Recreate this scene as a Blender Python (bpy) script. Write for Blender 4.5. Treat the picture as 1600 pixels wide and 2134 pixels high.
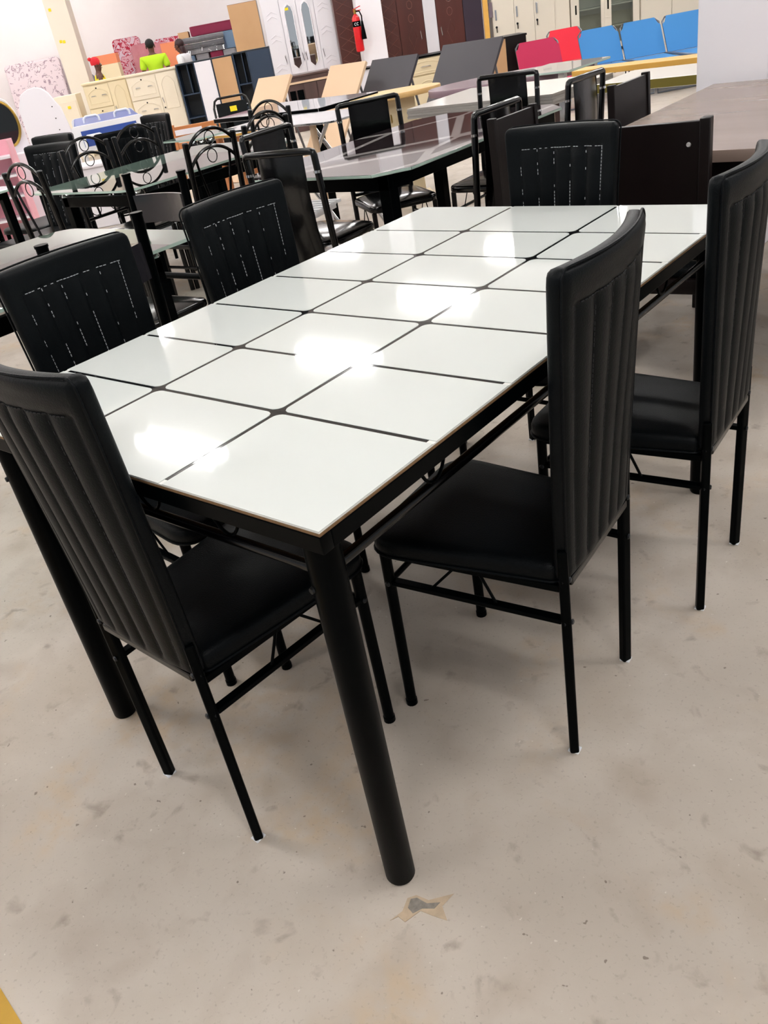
import bpy, bmesh, math, random
from mathutils import Vector, Matrix, Euler
random.seed(7)
S = bpy.context.scene
COL = S.collection
pi = math.pi
for o in list(bpy.data.objects):
    bpy.data.objects.remove(o)

# ------------------------------------------------------------------ camera
cd = bpy.data.cameras.new('camera')
cam = bpy.data.objects.new('camera', cd)
COL.objects.link(cam)
cam.rotation_mode = 'XYZ'
cam.location = (0.63566, -0.55357, 1.25595)
cam.rotation_euler = (1.02846, 0.161609, 0.662477)
cd.sensor_fit = 'VERTICAL'
cd.sensor_height = 24.0
cd.lens = 1733.56 / 2134 * 24.0
cd.clip_start = 0.02
cd.clip_end = 200
S.camera = cam

# ------------------------------------------------------------------ world, exposure
w = bpy.data.worlds.new('world')
S.world = w
w.use_nodes = True
w.node_tree.nodes['Background'].inputs[0].default_value = (0.93, 0.96, 1.0, 1)
w.node_tree.nodes['Background'].inputs[1].default_value = 0.22
S.view_settings.view_transform = 'Standard'
S.view_settings.look = 'None'
S.view_settings.gamma = 1
S.view_settings.use_curve_mapping = False
S.view_settings.exposure = 1.15
LAMP = 28.0          # emission of the ceiling tubes

# ------------------------------------------------------------------ materials
def lin(h):
    h = h.lstrip('#')
    c = [int(h[i:i + 2], 16) / 255 for i in (0, 2, 4)]
    return tuple(x / 12.92 if x <= .04045 else ((x + .055) / 1.055) ** 2.4 for x in c) + (1,)

MATS = {}
def mat(name, col, rough=.5, metal=0., spec=.5, bump=None, var=None, coat=0.):
    """principled material; var = (scale, colour2, amount, stretch), bump = (scale, strength)"""
    if name in MATS:
        return MATS[name]
    m = bpy.data.materials.new(name)
    m.use_nodes = True
    nt = m.node_tree
    b = nt.nodes['Principled BSDF']
    c = lin(col) if isinstance(col, str) else col
    b.inputs['Base Color'].default_value = c
    b.inputs['Roughness'].default_value = rough
    b.inputs['Metallic'].default_value = metal
    b.inputs['Specular IOR Level'].default_value = spec
    b.inputs['Coat Weight'].default_value = coat
    b.inputs['Coat Roughness'].default_value = .05
    tc = nt.nodes.new('ShaderNodeTexCoord')
    if var:
        sc, c2, amt, st = var
        mp = nt.nodes.new('ShaderNodeMapping')
        mp.inputs['Scale'].default_value = st
        n = nt.nodes.new('ShaderNodeTexNoise')
        n.inputs['Scale'].default_value = sc
        n.inputs['Detail'].default_value = 5
        rp = nt.nodes.new('ShaderNodeValToRGB')
        rp.color_ramp.elements[0].position = .5 - .3
        rp.color_ramp.elements[1].position = .5 + .3
        rp.color_ramp.elements[0].color = c
        c2 = lin(c2) if isinstance(c2, str) else c2
        rp.color_ramp.elements[1].color = tuple(c[i] * (1 - amt) + c2[i] * amt for i in range(3)) + (1,)
        nt.links.new(tc.outputs['Object'], mp.inputs[0])
        nt.links.new(mp.outputs[0], n.inputs['Vector'])
        nt.links.new(n.outputs[0], rp.inputs[0])
        nt.links.new(rp.outputs[0], b.inputs['Base Color'])
    if bump:
        n2 = nt.nodes.new('ShaderNodeTexNoise')
        n2.inputs['Scale'].default_value = bump[0]
        n2.inputs['Detail'].default_value = 4
        bp = nt.nodes.new('ShaderNodeBump')
        bp.inputs['Strength'].default_value = bump[1]
        bp.inputs['Distance'].default_value = .002
        nt.links.new(tc.outputs['Object'], n2.inputs['Vector'])
        nt.links.new(n2.outputs[0], bp.inputs['Height'])
        nt.links.new(bp.outputs[0], b.inputs['Normal'])
    MATS[name] = m
    return m

def glass_mat(name, tint, refl=1.0):
    m = bpy.data.materials.new(name)
    m.use_nodes = True
    nt = m.node_tree
    nt.nodes.clear()
    out = nt.nodes.new('ShaderNodeOutputMaterial')
    mx = nt.nodes.new('ShaderNodeMixShader')
    tr = nt.nodes.new('ShaderNodeBsdfTransparent')
    tr.inputs[0].default_value = tint
    gl = nt.nodes.new('ShaderNodeBsdfGlossy')
    gl.inputs['Roughness'].default_value = .01
    gl.inputs[0].default_value = (refl, refl, refl, 1)
    fr = nt.nodes.new('ShaderNodeFresnel')
    fr.inputs[0].default_value = 1.55
    nt.links.new(fr.outputs[0], mx.inputs[0])
    nt.links.new(tr.outputs[0], mx.inputs[1])
    nt.links.new(gl.outputs[0], mx.inputs[2])
    nt.links.new(mx.outputs[0], out.inputs[0])
    MATS[name] = m
    return m

def emit_mat(name, col, st):
    m = bpy.data.materials.new(name)
    m.use_nodes = True
    nt = m.node_tree
    nt.nodes.clear()
    out = nt.nodes.new('ShaderNodeOutputMaterial')
    e = nt.nodes.new('ShaderNodeEmission')
    e.inputs[0].default_value = col
    e.inputs[1].default_value = st
    nt.links.new(e.outputs[0], out.inputs[0])
    return m

def print_mat(name, base, line, vscale, width, stretch, rough=.04, kind='edge', third=None):
    """flat print: voronoi lines or noise blotches of one colour on another"""
    m = bpy.data.materials.new(name)
    m.use_nodes = True
    nt = m.node_tree
    b = nt.nodes['Principled BSDF']
    b.inputs['Roughness'].default_value = rough
    tc = nt.nodes.new('ShaderNodeTexCoord')
    mp = nt.nodes.new('ShaderNodeMapping')
    mp.inputs['Scale'].default_value = stretch
    nt.links.new(tc.outputs['Object'], mp.inputs[0])
    rp = nt.nodes.new('ShaderNodeValToRGB')
    if kind == 'edge':
        v = nt.nodes.new('ShaderNodeTexVoronoi')
        v.feature = 'DISTANCE_TO_EDGE'
        v.inputs['Scale'].default_value = vscale
        nt.links.new(mp.outputs[0], v.inputs['Vector'])
        nt.links.new(v.outputs['Distance'], rp.inputs[0])
        rp.color_ramp.elements[0].position = width
        rp.color_ramp.elements[1].position = width + .012
        rp.color_ramp.elements[0].color = lin(line)
        rp.color_ramp.elements[1].color = lin(base)
    else:
        v = nt.nodes.new('ShaderNodeTexNoise')
        v.inputs['Scale'].default_value = vscale
        v.inputs['Detail'].default_value = 2
        v.inputs['Distortion'].default_value = 1.6
        nt.links.new(mp.outputs[0], v.inputs['Vector'])
        nt.links.new(v.outputs[0], rp.inputs[0])
        rp.color_ramp.interpolation = 'CONSTANT'
        rp.color_ramp.elements[0].position = 0
        rp.color_ramp.elements[1].position = width
        rp.color_ramp.elements[0].color = lin(base)
        rp.color_ramp.elements[1].color = lin(line)
        if third:
            e = rp.color_ramp.elements.new(width + .07)
            e.color = lin(third)
    nt.links.new(rp.outputs[0], b.inputs['Base Color'])
    MATS[name] = m
    return m

LEATHER = mat('black leather', '#060a0d', .42, spec=.12, bump=(350, .25))
BLACK = mat('black metal', '#020405', .33, spec=.04, bump=(500, .05))
GLOSSY = mat('glossy black leather', '#050506', .16, bump=(25, .25))
TUBE = mat('gloss black tube', '#030304', .18, spec=.4)
THREAD = mat('pale thread', '#b9bcc0', .8)
DTHREAD = mat('dark thread', '#1b1d20', .8)
CHROME = mat('chrome', '#d8d8da', .12, metal=1)
STEEL = mat('rivet steel', '#2a2c2f', .35, metal=.8)
WHITEGLASS = mat('white glass', '#d9dedb', .05, spec=.6)
WHITELAM = mat('white laminate', '#e9eae6', .15)
DLINE = mat('dark glass line', '#141517', .035, spec=.6)
MDF = mat('raw mdf', '#8a6a48', .8, var=(90, '#5f452b', .8, (1, 1, 1)))
WHITEP = mat('white painted wood', '#f1eef4', .3)
CREAM = mat('cream laminate', '#e8d8b4', .4)
CREAM2 = mat('pale cream laminate', '#efe3cd', .4)
TAN = mat('tan board', '#c79f74', .55, var=(3, '#b98f63', .6, (1, 12, 1)))
PALETAN = mat('pale tan board', '#dcbd9c', .5)
DARKBOARD = mat('charcoal board', '#39363c', .5)
NAVY = mat('navy laminate', '#22344a', .45)
NAVYIN = mat('dark navy laminate', '#0f1d28', .45)
BROWNW = mat('dark red brown wood', '#54271f', .3, var=(4, '#371611', .8, (1, 1, .15)))
DARKWOOD = mat('dark wenge wood', '#140b0b', .38, var=(6, '#0a0505', .9, (1, 1, .1)), spec=.28)
GREYBROWN = mat('grey brown wood', '#5c4440', .45, var=(5, '#3f2d2a', .8, (1, 1, .1)))
TABLEBROWN = mat('brown table veneer', '#8b7a70', .25, var=(3, '#7a6a61', .7, (.3, 3, 1)), spec=.5)
LOCKER = mat('beige painted steel', '#dcd4c5', .4)
WHITEPL = mat('white plastic', '#eef0f4', .3)
BLUE = mat('blue plastic', '#2b4b9a', .4)
CBLUE = mat('blue camp bed cloth', '#3f86c4', .8, bump=(600, .2))
CPINK = mat('crimson camp bed cloth', '#b8244f', .8, bump=(600, .2))
CRED = mat('red camp bed cloth', '#e3263c', .8, bump=(600, .2))
GREYTUBE = mat('grey steel tube', '#6d6f75', .3, metal=.6)
PINE = mat('orange pine', '#cf8a55', .35, var=(4, '#b56c39', .8, (.2, 3, 3)))
YELLOWW = mat('yellow wood', '#dfae55', .45, var=(4, '#d09b3e', .7, (.2, 3, 3)))
OLIVE = mat('olive edge', '#6f6420', .5)
GOLD = mat('gold', '#a98a3f', .3, metal=.7)
YTAG = mat('yellow paper tag', '#f3dc16', .7)
PINKP = mat('pink board', '#f0aebb', .45)
MIRROR = mat('mirror', '#dfe3e6', .02, metal=1)
DARKMIRROR = mat('dark mirror', '#14181a', .06)
REDP = mat('red extinguisher paint', '#d4141c', .25)
PURPLE = mat('mauve brown laminate', '#8a737c', .25)
YOVAL = mat('honey wood', '#e2bd82', .35, var=(4, '#d6ab69', .7, (.3, 3, 1)))
WTOP = mat('white table laminate', '#f4f1ea', .15)
LAYER = mat('grey layered edge', '#a9a49e', .5, var=(60, '#7c7772', 1, (.05, .05, 1)))
GREENEDGE = mat('green glass edge', '#b7d0c4', .1)
CLEAR = glass_mat('clear glass', (.86, .9, .88, 1))
WRAP = glass_mat('plastic wrap', (.95, .95, .96, 1), .9)
BRANCH = print_mat('branch print glass', '#1c1011', '#8f8b89', 2.6, .03, (1, .55, 1))
FLORAL = print_mat('pale floral cloth', '#e3d3d9', '#a58f9c', 8, .56, (1, 1, 1), .85, 'noise', '#e8dade')
REDFLORAL = print_mat('red floral cloth', '#d9a6b3', '#b01f3c', 7, .48, (1, 1, 1), .85, 'noise', '#d8c0cd')
MAROON = mat('maroon cloth', '#7e2140', .85, bump=(40, .3))
PINKCLOTH = mat('dusty pink cloth', '#b9707c', .85, var=(8, '#c98f96', .8, (1, 1, 1)))
GREYCLOTH = mat('grey cloth', '#9d9ca1', .85, var=(6, '#77787e', .8, (.2, .2, 4)))
BLUEGREY = mat('blue grey cloth', '#69809a', .85)
ORANGE = mat('orange cardboard', '#e58a62', .8)
SKIN = mat('brown skin', '#5a3526', .5)
LIME = mat('lime cloth', '#b6e021', .8, bump=(60, .2))
YELLOWC = mat('yellow cloth', '#f2d916', .8)
WHITEC = mat('white cloth', '#eeeef2', .8)
REDC = mat('red cloth', '#d3202c', .8, bump=(60, .4))
HAIRB = mat('black hair', '#0d0b0c', .7, bump=(300, .6))
HAIRM = mat('dark maroon hair', '#2e1217', .5, bump=(200, .5))
TROUSER = mat('dark trousers', '#22252e', .8)
EYE = mat('eye white', '#e8e4de', .3)
YPAINT = mat('yellow floor paint', '#c79a2a', .6, var=(20, '#a8822a', .8, (1, 1, 1)))

# ------------------------------------------------------------------ mesh builder
class MB:
    def __init__(s):
        s.v = []; s.f = []; s.m = []
    def add(s, vs, fs, mi=0):
        k = len(s.v)
        s.v += [tuple(p) for p in vs]
        s.f += [tuple(i + k for i in q) for q in fs]
        s.m += [mi] * len(fs)
        return s
    def box(s, c, d, mi=0, R=None):
        x, y, z = d[0] / 2, d[1] / 2, d[2] / 2
        vs = [Vector((a * x, b * y, e * z)) for e in (-1, 1) for b in (-1, 1) for a in (-1, 1)]
        if R is not None:
            vs = [R @ p for p in vs]
        vs = [p + Vector(c) for p in vs]
        return s.add(vs, [(0, 2, 3, 1), (4, 5, 7, 6), (0, 1, 5, 4), (2, 6, 7, 3), (0, 4, 6, 2), (1, 3, 7, 5)], mi)
    def bx(s, x0, x1, y0, y1, z0, z1, mi=0):
        return s.box(((x0 + x1) / 2, (y0 + y1) / 2, (z0 + z1) / 2), (x1 - x0, y1 - y0, z1 - z0), mi)
    def bar(s, a, b, wx, wy, mi=0):
        a, b = Vector(a), Vector(b)
        q = (b - a).to_track_quat('Z', 'Y').to_matrix()
        return s.box((a + b) / 2, (wx, wy, (b - a).length), mi, q)
    def tube(s, pts, r, n=10, closed=False, mi=0, caps=True):
        pts = [Vector(p) for p in pts]
        N = len(pts)
        rs = r if isinstance(r, (list, tuple)) else [r] * N
        vs = []
        up = None
        for i, p in enumerate(pts):
            if closed:
                t = pts[(i + 1) % N] - pts[i - 1]
            else:
                t = pts[min(i + 1, N - 1)] - pts[max(i - 1, 0)]
            t.normalize()
            if up is None:
                up = Vector((0, 0, 1)) if abs(t.z) < .9 else Vector((1, 0, 0))
            a = t.cross(up)
            if a.length < 1e-5:
                a = t.cross(Vector((0, 1, 0)))
            a.normalize()
            b = a.cross(t).normalized()
            up = b
            for k in range(n):
                an = 2 * pi * k / n
                vs.append(p + (a * math.cos(an) + b * math.sin(an)) * rs[i])
        fs = []
        for i in range(N if closed else N - 1):
            j = (i + 1) % N
            for k in range(n):
                l = (k + 1) % n
                fs.append((i * n + k, i * n + l, j * n + l, j * n + k))
        if caps and not closed:
            fs.append(tuple(range(n - 1, -1, -1)))
            fs.append(tuple((N - 1) * n + k for k in range(n)))
        return s.add(vs, [q[::-1] for q in fs], mi)
    def cyl(s, a, b, r, n=16, mi=0):
        return s.tube([a, b], r, n, mi=mi)
    def prism(s, poly, z0, z1, mi=0, ms=None):
        n = len(poly)
        vs = [(x, y, z0) for x, y in poly] + [(x, y, z1) for x, y in poly]
        s.add(vs, [tuple(range(n - 1, -1, -1)), tuple(range(n, 2 * n))], mi)
        k = len(s.v) - 2 * n
        for i in range(n):
            j = (i + 1) % n
            s.f.append((k + i, k + j, k + n + j, k + n + i))
            s.m.append(mi if ms is None else ms)
        return s
    def layers(s, poly, lay, mi=0):
        """soft pad: (z, scale) rings of one outline"""
        n = len(poly)
        cx = sum(p[0] for p in poly) / n
        cy = sum(p[1] for p in poly) / n
        vs = []
        for z, k in lay:
            vs += [(cx + (x - cx) * k, cy + (y - cy) * k, z) for x, y in poly]
        fs = [tuple(range(n - 1, -1, -1))]
        for L in range(len(lay) - 1):
            for i in range(n):
                j = (i + 1) % n
                fs.append((L * n + i, L * n + j, (L + 1) * n + j, (L + 1) * n + i))
        fs.append(tuple((len(lay) - 1) * n + i for i in range(n)))
        return s.add(vs, fs, mi)
    def lathe(s, prof, c=(0, 0, 0), n=20, mi=0):
        vs = []
        for r, z in prof:
            vs += [(c[0] + r * math.cos(2 * pi * k / n), c[1] + r * math.sin(2 * pi * k / n), c[2] + z) for k in range(n)]
        fs = [tuple(range(n - 1, -1, -1))]
        for L in range(len(prof) - 1):
            for k in range(n):
                l = (k + 1) % n
                fs.append((L * n + k, L * n + l, (L + 1) * n + l, (L + 1) * n + k))
        fs.append(tuple((len(prof) - 1) * n + k for k in range(n)))
        return s.add(vs, fs, mi)
    def ball(s, c, r, n=12, mi=0):
        rx, ry, rz = r if isinstance(r, tuple) else (r, r, r)
        h = n // 2 + 1
        vs = []
        for i in range(h):
            th = pi * (i + .02) / (h - 1 + .04)
            vs += [(c[0] + rx * math.sin(th) * math.cos(2 * pi * k / n), c[1] + ry * math.sin(th) * math.sin(2 * pi * k / n), c[2] - rz * math.cos(th)) for k in range(n)]
        fs = [tuple(range(n - 1, -1, -1))]
        for L in range(h - 1):
            for k in range(n):
                l = (k + 1) % n
                fs.append((L * n + k, L * n + l, (L + 1) * n + l, (L + 1) * n + k))
        fs.append(tuple((h - 1) * n + k for k in range(n)))
        return s.add(vs, fs, mi)
    def mesh(s, name, mats, bevel=0., angle=40, seg=2):
        me = bpy.data.meshes.new(name)
        me.from_pydata(s.v, [], s.f)
        if not isinstance(mats, (list, tuple)):
            mats = [mats]
        for m in mats:
            me.materials.append(m)
        me.polygons.foreach_set('material_index', s.m)
        if bevel:
            bm = bmesh.new()
            bm.from_mesh(me)
            ed = [e for e in bm.edges if len(e.link_faces) == 2 and e.calc_face_angle(0) > .6]
            bmesh.ops.bevel(bm, geom=ed, offset=bevel, segments=seg, profile=.5, affect='EDGES')
            bm.to_mesh(me)
            bm.free()
        me.update()
        me.polygons.foreach_set('use_smooth', [True] * len(me.polygons))
        me.update()
        me.set_sharp_from_angle(angle=math.radians(angle))
        if bevel:     # big flat faces stay truly flat, only the rounded edges are smooth
            big = max(p.area for p in me.polygons) * .08
            me.polygons.foreach_set('use_smooth', [p.area < big for p in me.polygons])
            me.update()
        return me

def rpoly(x0, x1, y0, y1, r, n=5):
    """rounded rectangle; r = one radius or (x0y0, x1y0, x1y1, x0y1)"""
    if not isinstance(r, (list, tuple)):
        r = [r] * 4
    out = []
    for (cx, cy, sx, sy, a0), rr in zip(((x0, y0, 1, 1, pi), (x1, y0, -1, 1, 1.5 * pi), (x1, y1, -1, -1, 0), (x0, y1, 1, -1, .5 * pi)), r):
        if rr <= 0:
            out.append((cx, cy))
            continue
        for k in range(n + 1):
            a = a0 + .5 * pi * k / n
            out.append((cx + sx * rr + rr * math.cos(a), cy + sy * rr + rr * math.sin(a)))
    return out

def arc(c, r, a0, a1, n, plane='xz'):
    out = []
    for k in range(n + 1):
        a = math.radians(a0 + (a1 - a0) * k / n)
        p, q = r * math.cos(a), r * math.sin(a)
        out.append((c[0] + p, c[1], c[2] + q) if plane == 'xz' else (c[0], c[1] + p, c[2] + q) if plane == 'yz' else (c[0] + p, c[1] + q, c[2]))
    return out

# ------------------------------------------------------------------ objects
def thing(name, label, cat, loc=(0, 0, 0), rz=0., group=None, mesh=None):
    o = bpy.data.objects.new(name, mesh)
    COL.objects.link(o)
    o.location = loc
    o.rotation_euler = (0, 0, rz)
    o['label'] = label
    o['category'] = cat
    if group:
        o['group'] = group
    return o

def part(name, mesh, parent, label=None, stuff=False, loc=None, rot=None):
    o = bpy.data.objects.new(name, mesh)
    COL.objects.link(o)
    o.parent = parent
    if loc:
        o.location = loc
    if rot:
        o.rotation_euler = rot
    if label:
        o['label'] = label
    if stuff:
        o['kind'] = 'stuff'
    return o

def struct(name, mesh, loc=(0, 0, 0), rz=0.):
    o = bpy.data.objects.new(name, mesh)
    COL.objects.link(o)
    o.location = loc
    o.rotation_euler = (0, 0, rz)
    o['kind'] = 'structure'
    return o

def spawn(tpl, name, label, cat, loc, rz, group=None, scale=None, skip=()):
    """one more individual of a template: [(part, mesh, stuff, [(sub, mesh, stuff)...])...]"""
    r = thing(name, label, cat, loc, rz, group)
    if scale:
        r.scale = scale
    for p in tpl:
        if p[0] in skip:
            continue
        q = part(p[0], p[1], r, stuff=p[2])
        for s_ in (p[3] if len(p) > 3 else []):
            part(s_[0], s_[1], q, stuff=s_[2])
    return r

# room axes: the far rows of furniture stand square to these, 43.5 degrees off the dining table
A0 = math.atan2(.688, .725)
CA, SA = math.cos(A0), math.sin(A0)
def RP(u, v, z=0.):
    return (u * CA - v * SA, u * SA + v * CA, z)

# ================================================================== SETTING
def floor_mat():
    m = bpy.data.materials.new('concrete floor')
    m.use_nodes = True
    nt = m.node_tree
    b = nt.nodes['Principled BSDF']
    b.inputs['Specular IOR Level'].default_value = .35
    tc = nt.nodes.new('ShaderNodeTexCoord')
    def noise(sc, det=5, dist=0.):
        n = nt.nodes.new('ShaderNodeTexNoise')
        n.inputs['Scale'].default_value = sc
        n.inputs['Detail'].default_value = det
        n.inputs['Distortion'].default_value = dist
        nt.links.new(tc.outputs['Object'], n.inputs['Vector'])
        return n.outputs[0]
    def ramp(src, p0, p1, c0=(0, 0, 0, 1), c1=(1, 1, 1, 1)):
        r = nt.nodes.new('ShaderNodeValToRGB')
        r.color_ramp.elements[0].position = p0
        r.color_ramp.elements[1].position = p1
        r.color_ramp.elements[0].color = c0
        r.color_ramp.elements[1].color = c1
        nt.links.new(src, r.inputs[0])
        return r.outputs[0]
    def mix(fac, a, c):
        x = nt.nodes.new('ShaderNodeMix')
        x.data_type = 'RGBA'
        nt.links.new(fac, x.inputs[0])
        for sock, val in ((x.inputs[6], a), (x.inputs[7], c)):
            if isinstance(val, tuple):
                sock.default_value = val
            else:
                nt.links.new(val, sock)
        return x.outputs[2]
    def mul(a, k):
        x = nt.nodes.new('ShaderNodeMath')
        x.operation = 'MULTIPLY'
        nt.links.new(a, x.inputs[0])
        if isinstance(k, (int, float)):
            x.inputs[1].default_value = k
        else:
            nt.links.new(k, x.inputs[1])
        return x.outputs[0]
    base = mix(ramp(noise(1.6, 6, .4), .35, .68), lin('#b7ada1'), lin('#cdc3b8'))
    base = mix(mul(ramp(noise(2.3, 5, .2), .5, .66), .45), base, lin('#a69886'))
    base = mix(mul(ramp(noise(7.5, 7, .3), .52, .72), .35), base, lin('#9c8d7d'))
    base = mix(mul(mul(ramp(noise(3.1, 7, .5), .52, .66), ramp(noise(26, 5), .36, .6)), .7), base, lin('#c0a98c'))
    base = mix(mul(ramp(noise(17, 8, .4), .62, .74), .5), base, lin('#7d6d60'))
    base = mix(mul(ramp(noise(140, 3), .60, .72), .35), base, lin('#8a7d72'))
    base = mix(mul(ramp(noise(75, 2), .735, .76), .8), base, lin('#d8d2c8'))
    base = mix(mul(ramp(noise(48, 2), .735, .75), .7), base, lin('#66584c'))
    nt.links.new(base, b.inputs['Base Color'])
    nt.links.new(ramp(noise(4, 5), .3, .7, (.42,) * 3 + (1,), (.62,) * 3 + (1,)), b.inputs['Roughness'])
    bp = nt.nodes.new('ShaderNodeBump')
    bp.inputs['Strength'].default_value = .12
    bp.inputs['Distance'].default_value = .003
    nt.links.new(noise(60, 6), bp.inputs['Height'])
    nt.links.new(bp.outputs[0], b.inputs['Normal'])
    return m

WALLM = mat('whitewashed wall', '#f4f0f0', .8, var=(1.2, '#ece3e3', .8, (1, 1, 1)), bump=(20, .2))
CEILM = mat('pale ceiling sheet', '#dcdcdc', .7)
# floor: one slab, big enough for the whole hall
struct('floor', MB().bx(-30, 8, -9, 30, -.1, 0).mesh('floor', floor_mat()))
# back wall and left wall on the room axes
struct('wall_back', MB().bx(-14, 16, 0, .25, 0, 4.3).mesh('wall_back', WALLM), RP(0, 19.6), A0)
struct('wall_left', MB().bx(0, .25, -16, 0, 0, 4.3).mesh('wall_left', WALLM), RP(-11, 19.6), A0)
struct('ceiling', MB().bx(-30, 8, -9, 30, 4.3, 4.4).mesh('ceiling', CEILM))

# pillars
COLM = mat('cream painted pillar', '#efe6d6', .6)
WPIL = mat('white painted pillar', '#f6f3f8', .5, bump=(8, .05))
pm = MB().bx(-.21, .21, -.2, .2, 0, 4.3)
pm.bx(-.23, .23, -.22, .22, 0, .12)
p = thing('pillar', 'cream square pillar by the far whitewashed wall, with yellow paper tags', 'pillar', RP(-4.22, 18.2), A0)
part('shaft', pm.mesh('pillar', COLM, bevel=.01), p)
for z, x in ((1.75, -.1), (2.28, -.12), (1.74, -.04)):
    part('paper_tag', MB().bx(x - .025, x + .025, -.205, -.199, z - .025, z + .025).mesh('paper_tag', YTAG), p)
pm = MB().bx(-.155, .155, -.155, .155, 0, 4.3)
p = thing('pillar', 'white square pillar standing behind the brown veneer table', 'pillar', (-.745, 3.76, 0), 0)
part('shaft', pm.mesh('pillar', WPIL, bevel=.006), p)

LAMPLABEL = {(1, 3): 'twin tube ceiling light mirrored nearest in the white table top', (1, 4): 'twin tube ceiling light mirrored second in the white table top',
             (1, 5): 'twin tube ceiling light mirrored third in the white table top', (1, 6): 'twin tube ceiling light mirrored furthest in the white table top'}
# ceiling tube lights: rows run along the dining table's short side
TUBEL = emit_mat('lit tube', (1, .985, .97, 1), LAMP)
HOUS = mat('white lamp housing', '#f2f2f2', .4)
hm = MB().bx(-.74, .74, -.16, .16, .05, .09).bx(-.74, -.70, -.16, .16, 0, .05).bx(.70, .74, -.16, .16, 0, .05).mesh('housing', HOUS, bevel=.004)
tm = [MB().cyl((-.69, y, .025), (.69, y, .025), .028, 10).mesh('lamp_tube', TUBEL) for y in (-.1, .1)]
for i, x in enumerate((-11.7, -7.2, -2.7, 1.8, -16.2)):
    for j, y in enumerate((-3.25, -.65, 1.95, 4.5, 7.4, 9.85, 12.5, 15.2)):
        if (x > 1 and y > 8) or (x < -16 and not 1 < y < 13):
            continue
        if -x * SA + y * CA > 18.8:      # behind the back wall
            continue
        f_ = thing('ceiling_light', LAMPLABEL.get((i, j), 'twin tube ceiling light in the hall, out of the photo'), 'ceiling light', (x, y, 4.2), 0, 'twin tube ceiling lights')
        part('housing', hm, f_)
        part('lamp_tube', tm[0], f_)
        part('lamp_tube', tm[1], f_)

# floor marks
pts = [(-.047, -.022), (-.03, -.004), (-.026, .02), (-.012, .027), (.01, .02), (.05, .036), (.034, .012), (.046, -.012), (.02, -.006), (.0, .0), (-.022, -.022), (-.035, -.014)]
pit = [(-.022, .003), (-.02, .019), (-.01, .022), (.008, .014), (.03, .018), (.022, .006), (.002, .004), (-.012, -.006)]
o = thing('floor_patch', 'small star shaped chipped patch in the concrete in front of the near table leg', 'patch', (.012, .012, 0), .45)
part('rim', MB().prism(pts, 0, .0008).mesh('rim', mat('pale chipped rim', '#c2ab90', .9, bump=(60, 1), var=(50, '#a99881', 1, (1, 1, 1)))), o)
part('pit', MB().prism(pit, .0004, .0011).mesh('pit', mat('grey chipped pit', '#8f8a82', .95, bump=(90, 1), var=(120, '#6f685f', 1, (1, 1, 1)))), o)
o = thing('floor_line', 'yellow painted line on the concrete at the lower left corner', 'floor line', (-.545, -.575, 0), -.12, mesh=MB().bx(-.3, .12, -.12, .112, 0, .0015).mesh('floor_line', YPAINT))

# ================================================================== DINING CHAIR (ribbed black leather, six of them)
ZB, ZT = .405, .932
TILT = .026
def bw(z):
    t = (z - ZB) / (ZT - ZB)
    w_ = .142 + .022 * t
    r = .02
    d = ZT - z
    if d < r:
        w_ -= r - math.sqrt(max(0, r * r - (r - d) ** 2))
    return w_
def bc(x, z):
    t = (z - ZB) / (ZT - ZB)
    return -TILT * t ** 1.3 + (.006 + .02 * t) * ((x / bw(z)) ** 2 - 1) * 1.0 + .004
def panel(side):
    # (side margin, top margin) of the ribbed field
    return (.042, .052) if side > 0 else (.026, .052)
def relief(x, z, side):
    w_ = .142 + .022 * (z - ZB) / (ZT - ZB)
    mg = panel(side)
    pw = w_ - mg[0]
    top = ZT - mg[1]
    if abs(x) >= pw + .004 or z > top + .004:
        return 0.
    k = max(0, min(1, (pw + .004 - abs(x)) / .008)) * max(0, min(1, (top + .004 - z) / .008))
    s_ = (x / pw + 1) / 2 * 5
    fr = abs(math.sin(pi * s_))
    e = min(1, max(0, (top - z) / .03)) ** .5
    return k * (-.0065 + .0095 * fr ** .55 * (.35 + .65 * e))
def surf(x, z, side):
    w_ = bw(z)
    d = min(w_ - abs(x), ZT - z, max(0, z - ZB))
    q = max(0., min(1., d / .013))
    t = .0155 * math.sqrt(max(0, 1 - (1 - q) ** 2))
    pad = .0025 * math.sin(z * 47 + x * 23) * max(0, (z - .87) / .06) if z > .87 else 0
    return bc(x, z) + side * (t + (relief(x, z, side) if q >= 1 else 0) + (pad if q >= 1 else 0))
def make_backrest():
    nu, nh = 92, 44
    zs = []
    for j in range(nh + 1):
        zs.append(ZB + (ZT - ZB) * j / nh)
    zs = sorted(set([round(z, 4) for z in zs] + [ZT - .002, ZT - .006, ZB + .002, ZB + .006, ZT - .066, ZT - .07, ZT - .074, ZT - .078, ZT - .048, ZT - .052, ZT - .056, ZT - .06]))
    m = MB()
    us = sorted(set([round(-1 + 2 * i / nu, 4) for i in range(nu + 1)] + [-.995, .995, -.985, .985, -.965, .965]))
    n = len(us)
    for side in (1, -1):
        vs = [(u * bw(z), surf(u * bw(z), z, side), z) for z in zs for u in us]
        fs = []
        for j in range(len(zs) - 1):
            for i in range(n - 1):
                q = (j * n + i, j * n + i + 1, (j + 1) * n + i + 1, (j + 1) * n + i)
                fs.append(q[::-1] if side > 0 else q)
        m.add(vs, fs)
    me = m.mesh('backrest', LEATHER, angle=75)
    bm = bmesh.new(); bm.from_mesh(me)
    bmesh.ops.remove_doubles(bm, verts=bm.verts, dist=.0004)
    bmesh.ops.recalc_face_normals(bm, faces=bm.faces)
    bm.to_mesh(me); bm.free()
    return me
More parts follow.
